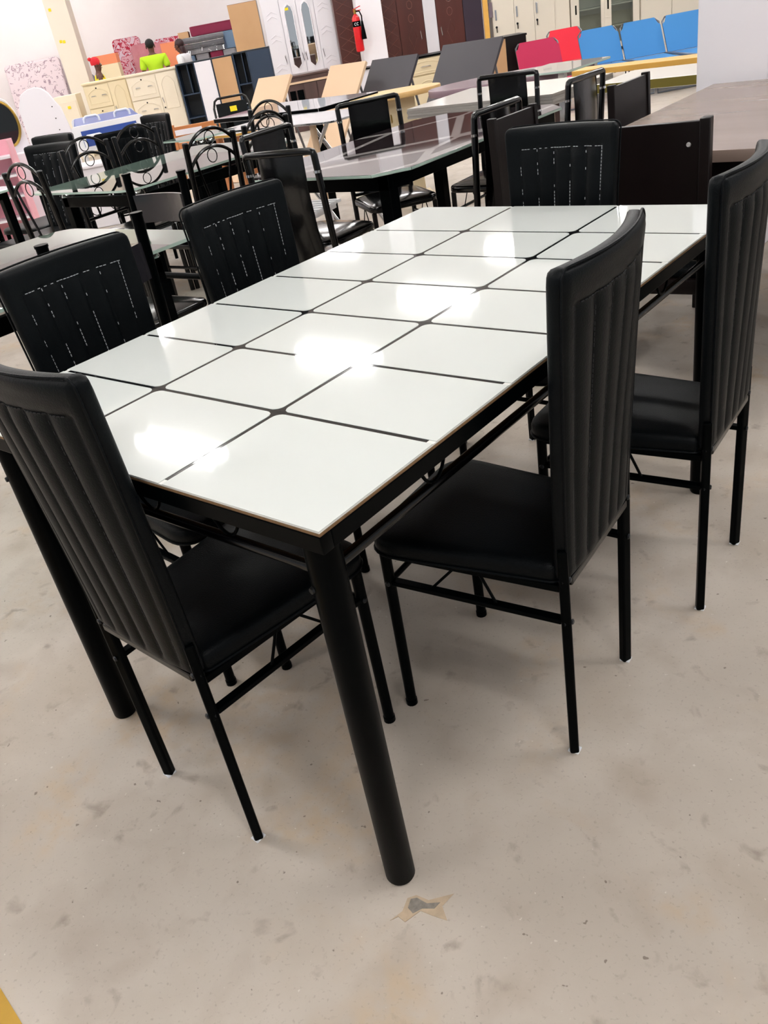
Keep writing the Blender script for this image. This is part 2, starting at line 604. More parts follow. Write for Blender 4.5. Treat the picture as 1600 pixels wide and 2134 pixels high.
def stitches(side, keep, matl, name):
    m = MB()
    def dash(a, b):
        a, b = Vector(a), Vector(b)
        m.bar(a, b, .0014, .0014)
    for k in range(6):
        z = ZT - panel(side)[1] - .005
        while z > ZB + .02:
            def P(zz):
                w_ = .142 + .022 * (zz - ZB) / (ZT - ZB)
                x = (w_ - panel(side)[0]) * (-1 + 2 * k / 5) * .999
                return (x, surf(x, zz, side) + side * (.0008 if k in (0, 5) else .0032), zz)
            if random.random() < keep * (.5 + .5 * math.sin(z * 9 + k * 2.1) ** 2):
                dash(P(z), P(z - .0058))
            z -= .0082
    x = -.122
    while x < .118:
        zz = ZT - panel(side)[1] - .003
        if random.random() < keep:
            dash((x, surf(x, zz, side) + side * .0008, zz), (x + .006, surf(x + .006, zz, side) + side * .0008, zz))
        x += .0082
    return m.mesh(name, matl)
def rim_path(off):
    pts = []
    for j in range(15):
        z = ZB + .01 + (ZT - .03 - ZB - .01) * j / 14
        pts.append((-bw(z) + .0005, bc(-bw(z) * .98, z) + off, z))
    for k in range(1, 6):
        z = ZT - .02 + .02 * math.sin(k / 6 * pi / 2)
        pts.append((-bw(z), bc(-bw(z) * .98, z) + off, z))
    for i in range(13):
        x = -.14 + .28 * i / 12
        pts.append((x, bc(x, ZT - .001) + off, ZT))
    for k in range(5, 0, -1):
        z = ZT - .02 + .02 * math.sin(k / 6 * pi / 2)
        pts.append((bw(z), bc(bw(z) * .98, z) + off, z))
    for j in range(14, -1, -1):
        z = ZB + .01 + (ZT - .03 - ZB - .01) * j / 14
        pts.append((bw(z) - .0005, bc(bw(z) * .98, z) + off, z))
    return pts
def seat_outline():
    y0, y1 = .012, .392
    out = []
    raw = [(-.134, y0, .02), (.134, y0, .02), (.178, y1, .075), (-.178, y1, .075)]
    n = len(raw)
    for i, (x, y, r) in enumerate(raw):
        p = Vector((x, y)); a = Vector(raw[i - 1][:2]); b = Vector(raw[(i + 1) % n][:2])
        da = (a - p).normalized(); db = (b - p).normalized()
        for k in range(9):
            t = k / 8
            out.append(tuple((p + da * r) * (1 - t) ** 2 + p * 2 * t * (1 - t) + (p + db * r) * t ** 2))
    res = []
    for i, p in enumerate(out):
        q = out[(i + 1) % len(out)]
        res.append(p)
        d = (Vector(q) - Vector(p)).length
        if d > .1:
            for k in range(1, 6):
                res.append((p[0] + (q[0] - p[0]) * k / 6, p[1] + (q[1] - p[1]) * k / 6))
    return res
SEATL = [(.388, .93), (.389, .985), (.394, 1.0), (.410, 1.0), (.417, .99), (.4225, .965), (.4255, .92), (.4275, .84), (.4285, .6), (.429, .3)]
def make_chair_tpl():
    T = []
    sub = [('stitching', stitches(1, .72, THREAD, 'front_stitching'), True), ('stitching', stitches(-1, .95, DTHREAD, 'back_stitching'), True),
           ('piping', MB().tube(rim_path(-.0125), .0022, 6).mesh('piping', LEATHER), False)]
    T.append(('backrest', make_backrest(), False, sub))
    T.append(('seat', MB().layers(seat_outline(), SEATL).mesh('seat', LEATHER, angle=60), False,
              [('welt', MB().tube([(x * 1.003, y, .392) for x, y in seat_outline()], .0028, 6, closed=True).mesh('welt', LEATHER), False)]))
    for s in (-1, 1):
        m = MB().bar((s * .139, 0, 0), (s * .141, -.001, .47), .0175, .021)
        me = m.mesh('leg', BLACK, bevel=.004)
        rv = []
        for z in (.408, .319):
            rv.append(('rivet', MB().tube([(s * .139, -.0105, z), (s * .139, -.0135, z)], [.006, .004], 8).mesh('rivet', STEEL), False))
            rv.append(('rivet', MB().tube([(s * .1478, 0, z), (s * .1515, 0, z)], [.006, .004], 8).mesh('rivet', STEEL), False))
        T.append(('leg', me, False, rv + [('foot', MB().bx(s * .139 - .0085, s * .139 + .0105, -.0112, .0100, 0, .0035).mesh('foot', WHITEPL, bevel=.001), False)]))
        m = MB().tube([(s * .159, .357, 0), (s * .159, .357, .012)], .0125, 14).tube([(s * .159, .357, .008), (s * .1565, .354, .392)], .0112, 14)
        rv = MB().tube([(s * .168, .352, .322), (s * .1705, .352, .322)], [.006, .004], 8)
        T.append(('leg', m.mesh('leg', BLACK), False, [('rivet', rv.mesh('rivet', STEEL), False)]))
        m = MB().bar((s * .14, .006, .319), (s * .156, .348, .322), .018, .010)
        T.append(('stretcher', m.mesh('stretcher', BLACK, bevel=.002), False))
        x = s * .148
        m = MB().tube([(x - s * .004, .165, .392), (x - s * .002, .13, .323)], .003, 6).tube([(x, .20, .392), (x + s * .002, .262, .325)], .003, 6)
        T.append(('brace', m.mesh('brace', BLACK), False))
        T.append(('seat_rail', MB().bar((s * .132, .01, .382), (s * .15, .348, .382), .014, .014).mesh('seat_rail', BLACK, bevel=.002), False))
    T.append(('stretcher', MB().tube([(-.152, .35, .325), (.152, .35, .325)], .006, 8).mesh('stretcher', BLACK), False))
    T.append(('back_rail', MB().bar((-.132, -.002, .399), (.132, -.002, .399), .02, .018).mesh('back_rail', TUBE, bevel=.004), False))
    return T
CH = make_chair_tpl()
TILT = .006
CH2 = make_chair_tpl()   # one chair has a straighter back
G1 = 'ribbed leather chairs around the white tiled table'
def chair(label, x, y, rz, tpl=CH):
    return spawn(tpl, 'dining_chair', label, 'chair', (x, y, 0), rz, G1)
chair('black ribbed leather chair at the near short end of the white tiled table', -.471, -.022, math.radians(-2.7))
chair('black ribbed leather chair on the right long side, nearer one', .06, .577, math.radians(90 + 4.5))
chair('black ribbed leather chair on the right long side, further one at the photo edge', .114, 1.085, math.radians(90 + 3.5), CH2)
chair('black ribbed leather chair on the left long side, nearer one with white stitching', -1.045, .41, math.radians(-92))
chair('black ribbed leather chair on the left long side, further one', -1.035, .905, math.radians(-93))
chair('black ribbed leather chair at the far short end of the white tiled table', -.50, 1.545, math.radians(180))

# ================================================================== DINING TABLE
TW, TL = .909, 1.483
t = thing('dining_table', 'white tiled glass top dining table with black round metal legs', 'table', (0, 0, 0))
board = MB().bx(-TW, 0, 0, TL, .7405, .7455)
part('board', board.mesh('board', MDF, bevel=.001), t, label='raw brown chipboard edge')
part('laminate', MB().bx(-TW, 0, 0, TL, .7455, .7482).mesh('laminate', WHITELAM, bevel=.0005), t)
xs = [0, -.3024, -.3024 - .3041, -TW]
ys = [0] + [.24005 + .20055 * i for i in range(6)] + [TL]
LW = .0042   # half line width
lm = MB()
for x in xs[1:3]:
    lm.bx(x - LW, x + LW, .012, TL - .012, .7482, .7486)
for y in ys[1:7]:
    lm.bx(-TW + .012, -.012, y - LW, y + LW, .7482, .7486)
for x in xs[1:3]:
    for y in ys[1:7]:
        k = .016
        lm.prism([(x - k, y - LW), (x - LW * 2, y - LW * 2), (x - LW, y - k), (x + LW, y - k), (x + LW * 2, y - LW * 2), (x + k, y - LW), (x + k, y + LW), (x + LW * 2, y + LW * 2), (x + LW, y + k), (x - LW, y + k), (x - LW * 2, y + LW * 2), (x - k, y + LW)], .7482, .7486)
part('grid_line', lm.mesh('grid_line', DLINE), t, label='black lines between the tiles')
EW = .012
for i in range(3):
    for j in range(7):
        x1 = xs[i] - (LW if i else 0); x0 = xs[i + 1] + (LW if i < 2 else 0)
        y0 = ys[j] + (LW if j else 0); y1 = ys[j + 1] - (LW if j < 6 else 0)
        r = .016
        rr = [r if (i < 2 and j) else 0, r if (i and j) else 0, r if (i and j < 6) else 0, r if (i < 2 and j < 6) else 0]
        part('tile', MB().prism(rpoly(x0, x1, y0, y1, rr, 5), .7483, .7492).mesh('tile', WHITEGLASS), t)
ap = [MB().bx(-TW, 0, 0, .02, .714, .7405), MB().bx(-TW, 0, TL - .02, TL, .714, .7405), MB().bx(-.02, 0, .02, TL - .02, .714, .7405), MB().bx(-TW, -TW + .02, .02, TL - .02, .714, .7405)]
for a in ap:
    part('apron', a.mesh('apron', BLACK, bevel=.002), t)
LX, LY = .058, .05
for x in (-LX, -TW + LX):
    for y in (LY, TL - LY):
        m = MB().lathe([(.0235, 0), (.0255, .004), (.0255, .712)], (x, y, 0), 28)
        lg = part('leg', m.mesh('leg', BLACK), t)
        sgn = -1 if y < .5 else 1
        part('rivet', MB().tube([(x - .01, y + sgn * .022, .622), (x - .011, y + sgn * .0275, .622)], [.006, .0045], 10).mesh('rivet', STEEL), lg)
    part('rail', MB().tube([(x, LY, .64), (x, TL - LY, .64)], .0085, 12).mesh('rail', TUBE), t)
    for y in (.295, 1.15):
        part('wire_loop', MB().tube([(x + (.004 if x > -.4 else -.004), y + .036 * math.cos(a), .71 - .062 * math.sin(a)) for a in [pi * k / 14 for k in range(15)]], .0028, 8).mesh('wire_loop', BLACK), t)
for y in (LY, TL - LY):
    part('rail', MB().tube([(-LX, y, .64), (-TW + LX, y, .64)], .0085, 12).mesh('rail', TUBE), t)
    for x in (-.25, -.43, -.66):
        part('wire_loop', MB().tube([(x + .034 * math.cos(a), y, .71 - .062 * math.sin(a)) for a in [pi * k / 14 for k in range(15)]], .0028, 8).mesh('wire_loop', BLACK), t)

# ================================================================== OTHER CHAIR KINDS
def pad(x0, x1, y0, y1, z0, z1, r=.05, dome=.012):
    pl = rpoly(x0, x1, y0, y1, r, 6)
    return MB().layers(pl, [(z0, .94), (z0 + .003, .99), (z0 + .008, 1), (z1 - .01, 1), (z1 - .003, .985), (z1, .95), (z1 + dome * .6, .8), (z1 + dome, .5), (z1 + dome * 1.1, .15)])

def make_sling_tpl(h=.875, wd=.165):
    """glossy tube chair: two posts joined by a top bar, narrow sling back, silver rings"""
    T = []
    m = MB()
    r = .013
    fr = [(-wd, 0, 0), (-wd, 0, .45), (-wd, -.03, h - .014), (-wd + .003, -.031, h - .004), (-wd + .014, -.032, h), (wd - .014, -.032, h), (wd - .003, -.031, h - .004), (wd, -.03, h - .014), (wd, 0, .45), (wd, 0, 0)]
    T.append(('back_frame', m.tube(fr, r, 12).mesh('back_frame', TUBE), False,
              [('ring', MB().tube([(s * wd, -.027, h - .075), (s * wd, -.0265, h - .066)], r + .0022, 14).mesh('ring', CHROME), False) for s in (-1, 1)]))
    vs = []
    N = 24
    prof = [(-.03 - .6 * .03 * math.sin(pi * k / N) + .035 * (k / N), h + .004 - (h - .43) * k / N) for k in range(N + 1)]
    m = MB()
    for s_, off in ((1, .007), (-1, -.007)):
        v = []
        for y, z in prof:
            for i in range(9):
                u = -1 + 2 * i / 8
                v.append((u * .108, y + off * (1 - .8 * abs(u) ** 6) + .006 * u * u, z))
        f = []
        for j in range(N):
            for i in range(8):
                q = (j * 9 + i, j * 9 + i + 1, (j + 1) * 9 + i + 1, (j + 1) * 9 + i)
                f.append(q if s_ > 0 else q[::-1])
        m.add(v, f)
    for k in (-1, 1):     # close the long sides
        v = []
        for y, z in prof:
            for off in (.0014, -.0014):
                v.append((k * .108, y + off + .006, z))
        m.add(v, [(2 * j, 2 * j + 1, 2 * j + 3, 2 * j + 2)[::k] for j in range(N)])
    T.append(('sling_back', m.mesh('sling_back', GLOSSY, angle=50), False))
    T.append(('lower_bar', MB().tube([(-wd, 0, .44), (wd, 0, .44)], .01, 10).mesh('lower_bar', TUBE), False))
    T.append(('seat', pad(-.18, .18, .01, .39, .395, .43, .06, .016).mesh('seat', GLOSSY, angle=60), False))
    for s in (-1, 1):
        T.append(('leg', MB().tube([(s * .165, .36, 0), (s * .165, .35, .395)], r, 12).mesh('leg', TUBE), False))
        T.append(('stretcher', MB().tube([(s * wd, 0, .3), (s * .165, .355, .3)], .008, 8).mesh('stretcher', TUBE), False))
        T.append(('brace', MB().tube([(s * .165, .18, .395), (s * .165, .12, .3)], .003, 6).tube([(s * .165, .19, .395), (s * .165, .25, .3)], .003, 6).mesh('brace', TUBE), False))
    return T

def make_arch_tpl(h=.88, wd=.155):
    """black metal chair: capped posts, two arches with a wire ring between, fan of bent bars"""
    T = []
    r = .0145
    for s in (-1, 1):
        T.append(('post', MB().tube([(s * wd, 0, 0), (s * wd, 0, .45), (s * wd, -.03, h)], r, 12).mesh('post', TUBE), False,
                  [('cap', MB().tube([(s * wd, -.03, h), (s * wd, -.0302, h + .005)], [r + .001, r * .8], 12).mesh('cap', STEEL), False)]))
        T.append(('leg', MB().tube([(s * .165, .36, 0), (s * .165, .35, .395)], r, 12).mesh('leg', TUBE), False))
        T.append(('stretcher', MB().tube([(s * wd, 0, .3), (s * .165, .355, .3)], .008, 8).mesh('stretcher', TUBE), False))
    def yb(z):
        return -.03 * (z - .45) / (h - .45)
    for z0, rise, r_ in ((h - .035, .075, .008), (h - .115, .075, .008)):
        pts = []
        for k in range(17):
            u = -1 + 2 * k / 16
            z = z0 + rise * (1 - abs(u) ** 2.2)
            pts.append((u * wd, yb(z), z))
        T.append(('arch', MB().tube(pts, r_, 8).mesh('arch', TUBE), False))
    c = h - .035 + .035
    T.append(('ring', MB().tube([(.03 * math.cos(a), yb(c), c + .03 * math.sin(a)) for a in [2 * pi * k / 20 for k in range(20)]], .0026, 6, closed=True).mesh('ring', TUBE), False))
    c = h - .115 + .035
    T.append(('ring', MB().tube([(.03 * math.cos(a), yb(c) + .004, c + .03 * math.sin(a)) for a in [2 * pi * k / 20 for k in range(20)]], .0026, 6, closed=True).mesh('ring', TUBE), False))
    for k, x in enumerate((-.11, .11)):
        z1 = h - .115 + .075 * (1 - abs(x / wd) ** 2.2)
        pts = []
        for i in range(9):
            q = i / 8
            z = z1 + (.5 - z1) * q
            pts.append((x * (1 - .5 * math.sin(q * pi / 2) ** 1.5), yb(z), z))
        T.append(('back_bar', MB().tube(pts, .0062, 8).mesh('back_bar', TUBE), False))
    T.append(('lower_bar', MB().tube([(-wd, -.003, .5), (wd, -.003, .5)], .009, 8).mesh('lower_bar', TUBE), False))
    for s in (-1, 1):
        T.append(('scroll', MB().tube([(s * .07 + .035 * math.cos(a), yb(.56), .545 + .035 * math.sin(a)) for a in [2 * pi * k / 16 for k in range(16)]], .0026, 6, closed=True).mesh('scroll', TUBE), False))
    T.append(('seat', pad(-.175, .175, .01, .39, .395, .425, .06).mesh('seat', GLOSSY, angle=60), False))
    return T

def make_post_tpl(h=.88, wd=.16):
    """round capped posts with one glossy back band"""
    T = []
    for s in (-1, 1):
        T.append(('post', MB().tube([(s * wd, 0, 0), (s * wd, 0, .45), (s * wd, -.02, h)], .0165, 14).mesh('post', BLACK), False,
                  [('cap', MB().tube([(s * wd, -.02, h - .002), (s * wd, -.02, h + .005)], .0185, 14).mesh('cap', BLACK), False)]))
        T.append(('leg', MB().tube([(s * .165, .36, 0), (s * .165, .35, .395)], .014, 12).mesh('leg', BLACK), False))
        T.append(('stretcher', MB().tube([(s * wd, 0, .25), (s * .165, .355, .25)], .008, 8).mesh('stretcher', BLACK), False))
    pts = []
    m = MB()
    v = []
    N = 12
    for z in (.70, .705, .80, .805):
        for side in (1, -1):
            for i in range(N + 1):
                u = -1 + 2 * i / N
                v.append((u * (wd - .008), -.014 - .03 * (1 - u * u) + side * .006, z))
    K = 2 * (N + 1)
    f = []
    for L in range(3):
        for i in range(N):
            a = L * K + i
            f.append((a, a + K, a + K + 1, a + 1)); b = a + N + 1
            f.append((b, b + 1, b + K + 1, b + K))
    for i in range(N):
        f.append((i, i + 1, i + N + 2, i + N + 1)); q = 3 * K + i
        f.append((q, q + N + 1, q + N + 2, q + 1))
    m.add(v, f)
    T.append(('back_band', m.mesh('back_band', GLOSSGREY, angle=50), False))
    T.append(('lower_bar', MB().tube([(-wd, 0, .5), (wd, 0, .5)], .012, 10).mesh('lower_bar', BLACK), False))
    T.append(('seat', pad(-.175, .175, .01, .39, .395, .425, .05).mesh('seat', GLOSSY, angle=60), False))
    return T
GLOSSGREY = mat('glossy grey black panel', '#2b2a2f', .08)

BOLT = mat('bright bolt', '#b5b3b2', .35)
def make_panel_tpl(h=.86, wd=.215):
    """dark wood chair: one broad flat board back between square posts"""
    T = []
    for s in (-1, 1):
        T.append(('post', MB().bar((s * wd, 0, 0), (s * wd, -.02, h + .008), .03, .035).mesh('post', DARKWOOD, bevel=.003), False,
                  [('bolt', MB().tube([(s * (wd - .045), -.026 + .012 * q, z), (s * (wd - .045), -.031 + .012 * q, z)], [.007, .005], 10).mesh('bolt', BOLT), False) for q, z in ((0, .8), (.4, .6))]))
        T.append(('leg', MB().bx(s * wd - .016, s * wd + .016, .36, .392, 0, .4).mesh('leg', DARKWOOD, bevel=.003), False))
    T.append(('back_board', MB().bar((0, -.006, .47), (0, -.018, h), 2 * wd - .028, .018).mesh('back_board', DARKWOOD, bevel=.002), False))
    T.append(('seat_frame', MB().bx(-wd, wd, 0, .385, .36, .405).mesh('seat_frame', DARKWOOD, bevel=.003), False))
    T.append(('seat', pad(-wd + .005, wd - .005, .02, .395, .405, .435, .03).mesh('seat', LEATHER, angle=60), False))
    return T
SL, AR, PO, PA = make_sling_tpl(), make_arch_tpl(), make_post_tpl(), make_panel_tpl()
D = math.radians

# ---- glass table with branch pattern (middle) and its tube chairs
def leg_frame(t, x0, x1, y0, y1, z, ht, lw, m, inset=.05, legm=None):
    for a in (MB().bx(x0 + inset, x1 - inset, y0 + inset, y0 + inset + .03, z - ht, z), MB().bx(x0 + inset, x1 - inset, y1 - inset - .03, y1 - inset, z - ht, z),
              MB().bx(x0 + inset, x0 + inset + .03, y0 + inset + .03, y1 - inset - .03, z - ht, z), MB().bx(x1 - inset - .03, x1 - inset, y0 + inset + .03, y1 - inset - .03, z - ht, z)):
        part('apron', a.mesh('apron', m, bevel=.002), t)
    for x in (x0 + inset + lw / 2, x1 - inset - lw / 2):
        for y in (y0 + inset + lw / 2, y1 - inset - lw / 2):
            part('leg', MB().bx(x - lw / 2, x + lw / 2, y - lw / 2, y + lw / 2, 0, z).mesh('leg', m, bevel=.004), t)

X0, X1, Y0, Y1 = -2.23, -1.385, 1.94, 3.38
t = thing('glass_table', 'glass dining table printed with pale branching lines on a dark top', 'table', (0, 0, 0))
oct_ = [(X0 + .12, Y0), (X1 - .10, Y0 + .01), (X1, Y0 + .13), (X1, Y1 - .13), (X1 - .12, Y1), (X0 + .12, Y1), (X0, Y1 - .13), (X0, Y0 + .13)]
part('glass_top', MB().prism(oct_, .738, .75, 0, 1).mesh('glass_top', [BRANCH, GREENEDGE], bevel=.001), t)
leg_frame(t, X0, X1, Y0, Y1, .738, .06, .055, BLACK, .07)
G2 = 'tube framed sling back chairs around the branch patterned glass table'
def sl(label, x, y, deg):
    return spawn(SL, 'sling_chair', label, 'chair', (x, y, 0), D(deg), G2)
sl('black sling back tube chair at the near end of the patterned glass table', -1.75, 1.79, 5)
sl('black sling back tube chair at the near left of the patterned glass table', -2.37, 2.35, -88)
sl('black sling back tube chair at the far left of the patterned glass table', -2.41, 3.12, -124)
sl('black sling back tube chair at the near right of the patterned glass table', -1.275, 2.47, 90)
sl('black sling back tube chair at the far end of the patterned glass table', -1.87, 3.57, 184)
sl('black sling back tube chair at the far right of the patterned glass table', -1.25, 3.17, 90)

# ---- clear glass table with arch back chairs (left)
def clear_table(label, x0, x1, y0, y1, r, group=None):
    t = thing('glass_table', label, 'table', (0, 0, 0))
    part('glass_top', MB().prism(rpoly(x0, x1, y0, y1, r, 8), .74, .75, 0, 1).mesh('glass_top', [CLEAR, GREENEDGE]), t)
    leg_frame(t, x0, x1, y0, y1, .70, .05, .05, BLACK, .12)
    for x in (x0 + .145, x1 - .145):
        for y in (y0 + .145, y1 - .145):
            part('fitting', MB().lathe([(.034, .70), (.03, .712), (.02, .722), (.02, .732), (.03, .7395)], (x, y, 0), 18).mesh('fitting', CHROME), t)
    return t
clear_table('clear glass table on black legs among the arch backed chairs at left', -3.72, -2.82, 1.83, 3.0, .10)
G3 = 'arch backed black metal chairs around the clear glass table'
def ar(label, x, y, deg):
    return spawn(AR, 'arch_back_chair', label, 'chair', (x, y, 0), D(deg), G3)
ar('arch backed metal chair at the near end of the clear glass table', -3.40, 1.70, 1)
ar('arch backed metal chair, first on the left side of the clear glass table', -3.93, 2.41, -88)
ar('arch backed metal chair, second on the left side of the clear glass table', -3.93, 2.77, -88)
ar('arch backed metal chair on the right side of the clear table, nearer one', -2.76, 2.29, 91)
ar('arch backed metal chair on the right side of the clear table, further one', -2.80, 2.71, 91)
ar('arch backed metal chair at the far end of the clear glass table', -3.28, 3.22, 182)

# white slatted rack low behind those chairs
t = thing('slatted_rack', 'low white slatted rack on the floor between the arch backed chairs', 'rack', (-3.55, 2.92, 0), D(12))
for i in range(14):
    part('slat', MB().bx(-.62, .62, -.4 + i * .06, -.4 + i * .06 + .035, .30, .318).mesh('slat', WHITEPL), t)
for s in (-1, 1):
    part('side_rail', MB().bx(s * .55 - .02, s * .55 + .02, -.42, .43, .262, .30).mesh('side_rail', WHITEPL), t)
    for y in (-.38, .38):
        part('leg', MB().cyl((s * .55, y, 0), (s * .55, y, .262), .014, 10).mesh('leg', WHITEPL), t)

# ---- second clear glass table (left, behind the near left chair)
clear_table('clear glass table behind the two left ribbed leather chairs', -2.42, -1.58, -.2, 1.22, .09)
spawn(PO, 'post_chair', 'black post chair with a glossy grey back band, further of the two', 'chair', (-2.15, 1.47, 0), D(182), 'capped post chairs at the clear glass table')
spawn(PO, 'post_chair', 'black post chair whose capped posts rise behind a ribbed chair', 'chair', (-1.51, .755, 0), D(92), 'capped post chairs at the clear glass table')

# ---- brown veneer table and dark wood chairs (right)
t = thing('veneer_table', 'large brown veneer table at right reflecting the white pillar', 'table', (0, 0, 0))
part('tabletop', MB().bx(-.8, .22, 2.1, 3.54, .715, .75).mesh('tabletop', TABLEBROWN, bevel=.003), t)
part('apron', MB().bx(-.72, .14, 2.16, 2.19, .62, .715).mesh('apron', DARKWOOD), t)
part('apron', MB().bx(-.72, .14, 3.45, 3.48, .62, .715).mesh('apron', DARKWOOD), t)
part('apron', MB().bx(-.75, -.72, 2.16, 3.48, .62, .715).mesh('apron', DARKWOOD), t)
part('apron', MB().bx(.14, .17, 2.16, 3.48, .62, .715).mesh('apron', DARKWOOD), t)
for x in (-.7, .12):
    for y in (2.22, 3.42):
        part('leg', MB().bx(x - .04, x + .04, y - .04, y + .04, 0, .715).mesh('leg', DARKWOOD, bevel=.004), t)
G4 = 'dark wood chairs with board backs around the brown veneer table'
def pa(label, x, y, deg, sc=None):
    return spawn(PA, 'board_back_chair', label, 'chair', (x, y, 0), D(deg), G4, sc)
pa('dark wood board backed chair at the near end of the veneer table', -.47, 1.94, 6)
pa('dark wood board backed chair at the near left of the veneer table', -1.10, 2.37, -90, (.68, .9, 1))
pa('dark wood board backed chair at the far left of the veneer table', -.925, 2.99, -90, (.75, .9, 1))
pa('dark wood chair with a black seat at the right side, cut by the photo edge', .38, 2.42, 90)

# ================================================================== MIDDLE DISTANCE
# ---- black leather chairs at the far left
G5 = 'plain black leather chairs at the far left'
def lb(label, x, y, deg, sc=(1, 1, 1)):
    return spawn(CH, 'leather_chair', label, 'chair', (x, y, 0), D(deg), G5, sc)
lb('black leather chair in the rear row of the leather chairs at far left', -5.02, 2.84, 186, (1.3, 1.2, .97))
lb('black leather chair in front of another one, left of the arch backed chairs', -4.55, 2.52, 188, (1.45, 1.2, .955))
lb('tall narrow black leather chair standing before the pine bed', -4.93, 3.66, 180, (1.0, 1.1, .945))
lb('black leather chair between the hospital bed and the arch backed chairs', -4.47, 3.02, 56, (1.0, 1.0, .94))
lb('black leather chair cut by the left photo edge', -5.15, 2.22, 185, (1.3, 1.2, .955))
# ---- plain table helper
def simple_table(name, label, x0, x1, y0, y1, z, th, top, side, rz=0., loc=(0, 0, 0), legs='square', lm=None, r=.0, apron=None):
    t = thing(name, label, 'table', loc, rz)
    pl = rpoly(x0, x1, y0, y1, r, 6) if r else [(x0, y0), (x1, y0), (x1, y1), (x0, y1)]
    part('tabletop', MB().prism(pl, z - th, z, 0, 1).mesh('tabletop', [top, side], bevel=.002), t)
    q = .07
    if apron:
        for a in ((x0 + q, x1 - q, y0 + q, y0 + q + .02), (x0 + q, x1 - q, y1 - q - .02, y1 - q), (x0 + q, x0 + q + .02, y0 + q + .02, y1 - q - .02), (x1 - q - .02, x1 - q, y0 + q + .02, y1 - q - .02)):
            part('apron', MB().bx(*a, z - th - apron, z - th).mesh('apron', lm), t)
    if legs == 'square':
        for x in (x0 + q + .02, x1 - q - .02):
            for y in (y0 + min(q, .3 * (y1 - y0)) + .005, y1 - min(q, .3 * (y1 - y0)) - .005):
                part('leg', MB().bx(x - .022, x + .022, y - .022, y + .022, 0, z - th).mesh('leg', lm, bevel=.003), t)
    elif legs == 'cross':
        for y in (y0 + q, y1 - q):
            part('leg', MB().tube([(x0 + q, y, 0), (x0 + .62 * (x1 - x0), y, z - th)], .014, 10).mesh('leg', lm), t)
            part('leg', MB().tube([(x1 - q, y + .03, 0), (x0 + .38 * (x1 - x0), y + .03, z - th)], .014, 10).mesh('leg', lm), t)
    return t
WGLASS = mat('white backed glass', '#d8d6da', .03, spec=.7)
GREYGLASS = mat('grey glass', '#a9a7ab', .03, spec=.7)
t = simple_table('glass_table', 'white glass table on crossed chrome legs behind the arch backed chairs', -4.1, -3.04, 3.5, 4.02, .75, .014, WGLASS, CHROME, legs='cross', lm=CHROME, r=.07)
part('wooden_leg', MB().tube([(-3.27, 3.58, 0), (-3.25, 3.56, .735)], [.014, .022], 10).mesh('wooden_leg', PALETAN), t, label='light wooden leg')
simple_table('glass_table', 'grey glass table with a thick black rim behind the chrome legged table', -4.75, -3.66, 4.08, 4.75, .765, .03, GREYGLASS, BLACK, lm=BLACK)
clear_table('clear glass table between the black leather chairs at far left', -4.36, -3.98, 3.25, 3.62, .03)
simple_table('glass_table', 'white glass table at the left edge before the leather chairs', -5.0, -4.15, 1.35, 2.05, .75, .014, WGLASS, GREENEDGE, lm=BLACK, r=.03, apron=.04)
simple_table('side_table', 'low cream round ended table before the pine bed', -5.0, -4.45, 4.0, 4.3, .66, .02, WTOP, YELLOWW, lm=PINE, r=.1)
# white tables with layered edges
t = thing('stacked_tabletop', 'stack of white tabletops with grey layered edges behind the patterned glass table', 'tabletop', (0, 0, 0))
pl = [(-2.62, 3.70), (-1.70, 3.74), (-1.68, 4.42), (-2.64, 4.42)]
for k in range(4):
    part('tabletop', MB().prism([(x + .004 * (k % 2), y) for x, y in pl], .695 + .014 * k, .708 + .014 * k, 0, 1).mesh('tabletop', [WTOP, LAYER]), t)
for x, y in ((-2.5, 3.8), (-1.8, 3.84), (-1.8, 4.32), (-2.5, 4.32)):
    part('trestle_leg', MB().cyl((x, y, 0), (x, y, .695), .02, 10).mesh('trestle_leg', GREYTUBE), t)
simple_table('work_table', 'white work table with an olive edge left of the white pillar', -1.55, -.5, 3.94, 4.42, .75, .045, WTOP, OLIVE, lm=GREYTUBE)
simple_table('work_table', 'long table with a yellow wooden rim behind the white work table', -2.0, -.7, 4.55, 4.74, .765, .03, YELLOWW, YELLOWW, lm=GREYTUBE)
simple_table('glass_table', 'grey glass table behind the far sling backed chair', -2.55, -2.1, 4.72, 5.3, .76, .014, GREYGLASS, GREENEDGE, lm=CHROME)
# ovals
def oval(label, u, v, a, b, z, th, m, base):
    t = thing('oval_table', label, 'table', RP(u, v), A0)
    pl = [(a * math.cos(2 * pi * k / 48), b * math.sin(2 * pi * k / 48)) for k in range(48)]
    part('tabletop', MB().prism(pl, z - th, z).mesh('tabletop', m, bevel=.006), t)
    part('pedestal', MB().bx(-.16, .16, -.1, .1, .03, z - th).mesh('pedestal', base, bevel=.004), t)
    part('foot', MB().bx(-.22, .22, -.15, .15, 0, .03).mesh('foot', base, bevel=.004), t)
    for x in (-.025, .025):
        part('handle', MB().tube([(x, -.1, .56), (x, -.115, .565), (x, -.115, .605), (x, -.1, .61)], .005, 6).mesh('handle', GOLD), t)
    return t
oval('honey coloured oval table in front of the tilted charcoal board', .69, 5.85, .37, .24, .752, .035, YOVAL, CREAM)
oval('mauve brown oval table beside the honey coloured one', 1.45, 5.35, .55, .33, .752, .045, PURPLE, GREYBROWN)

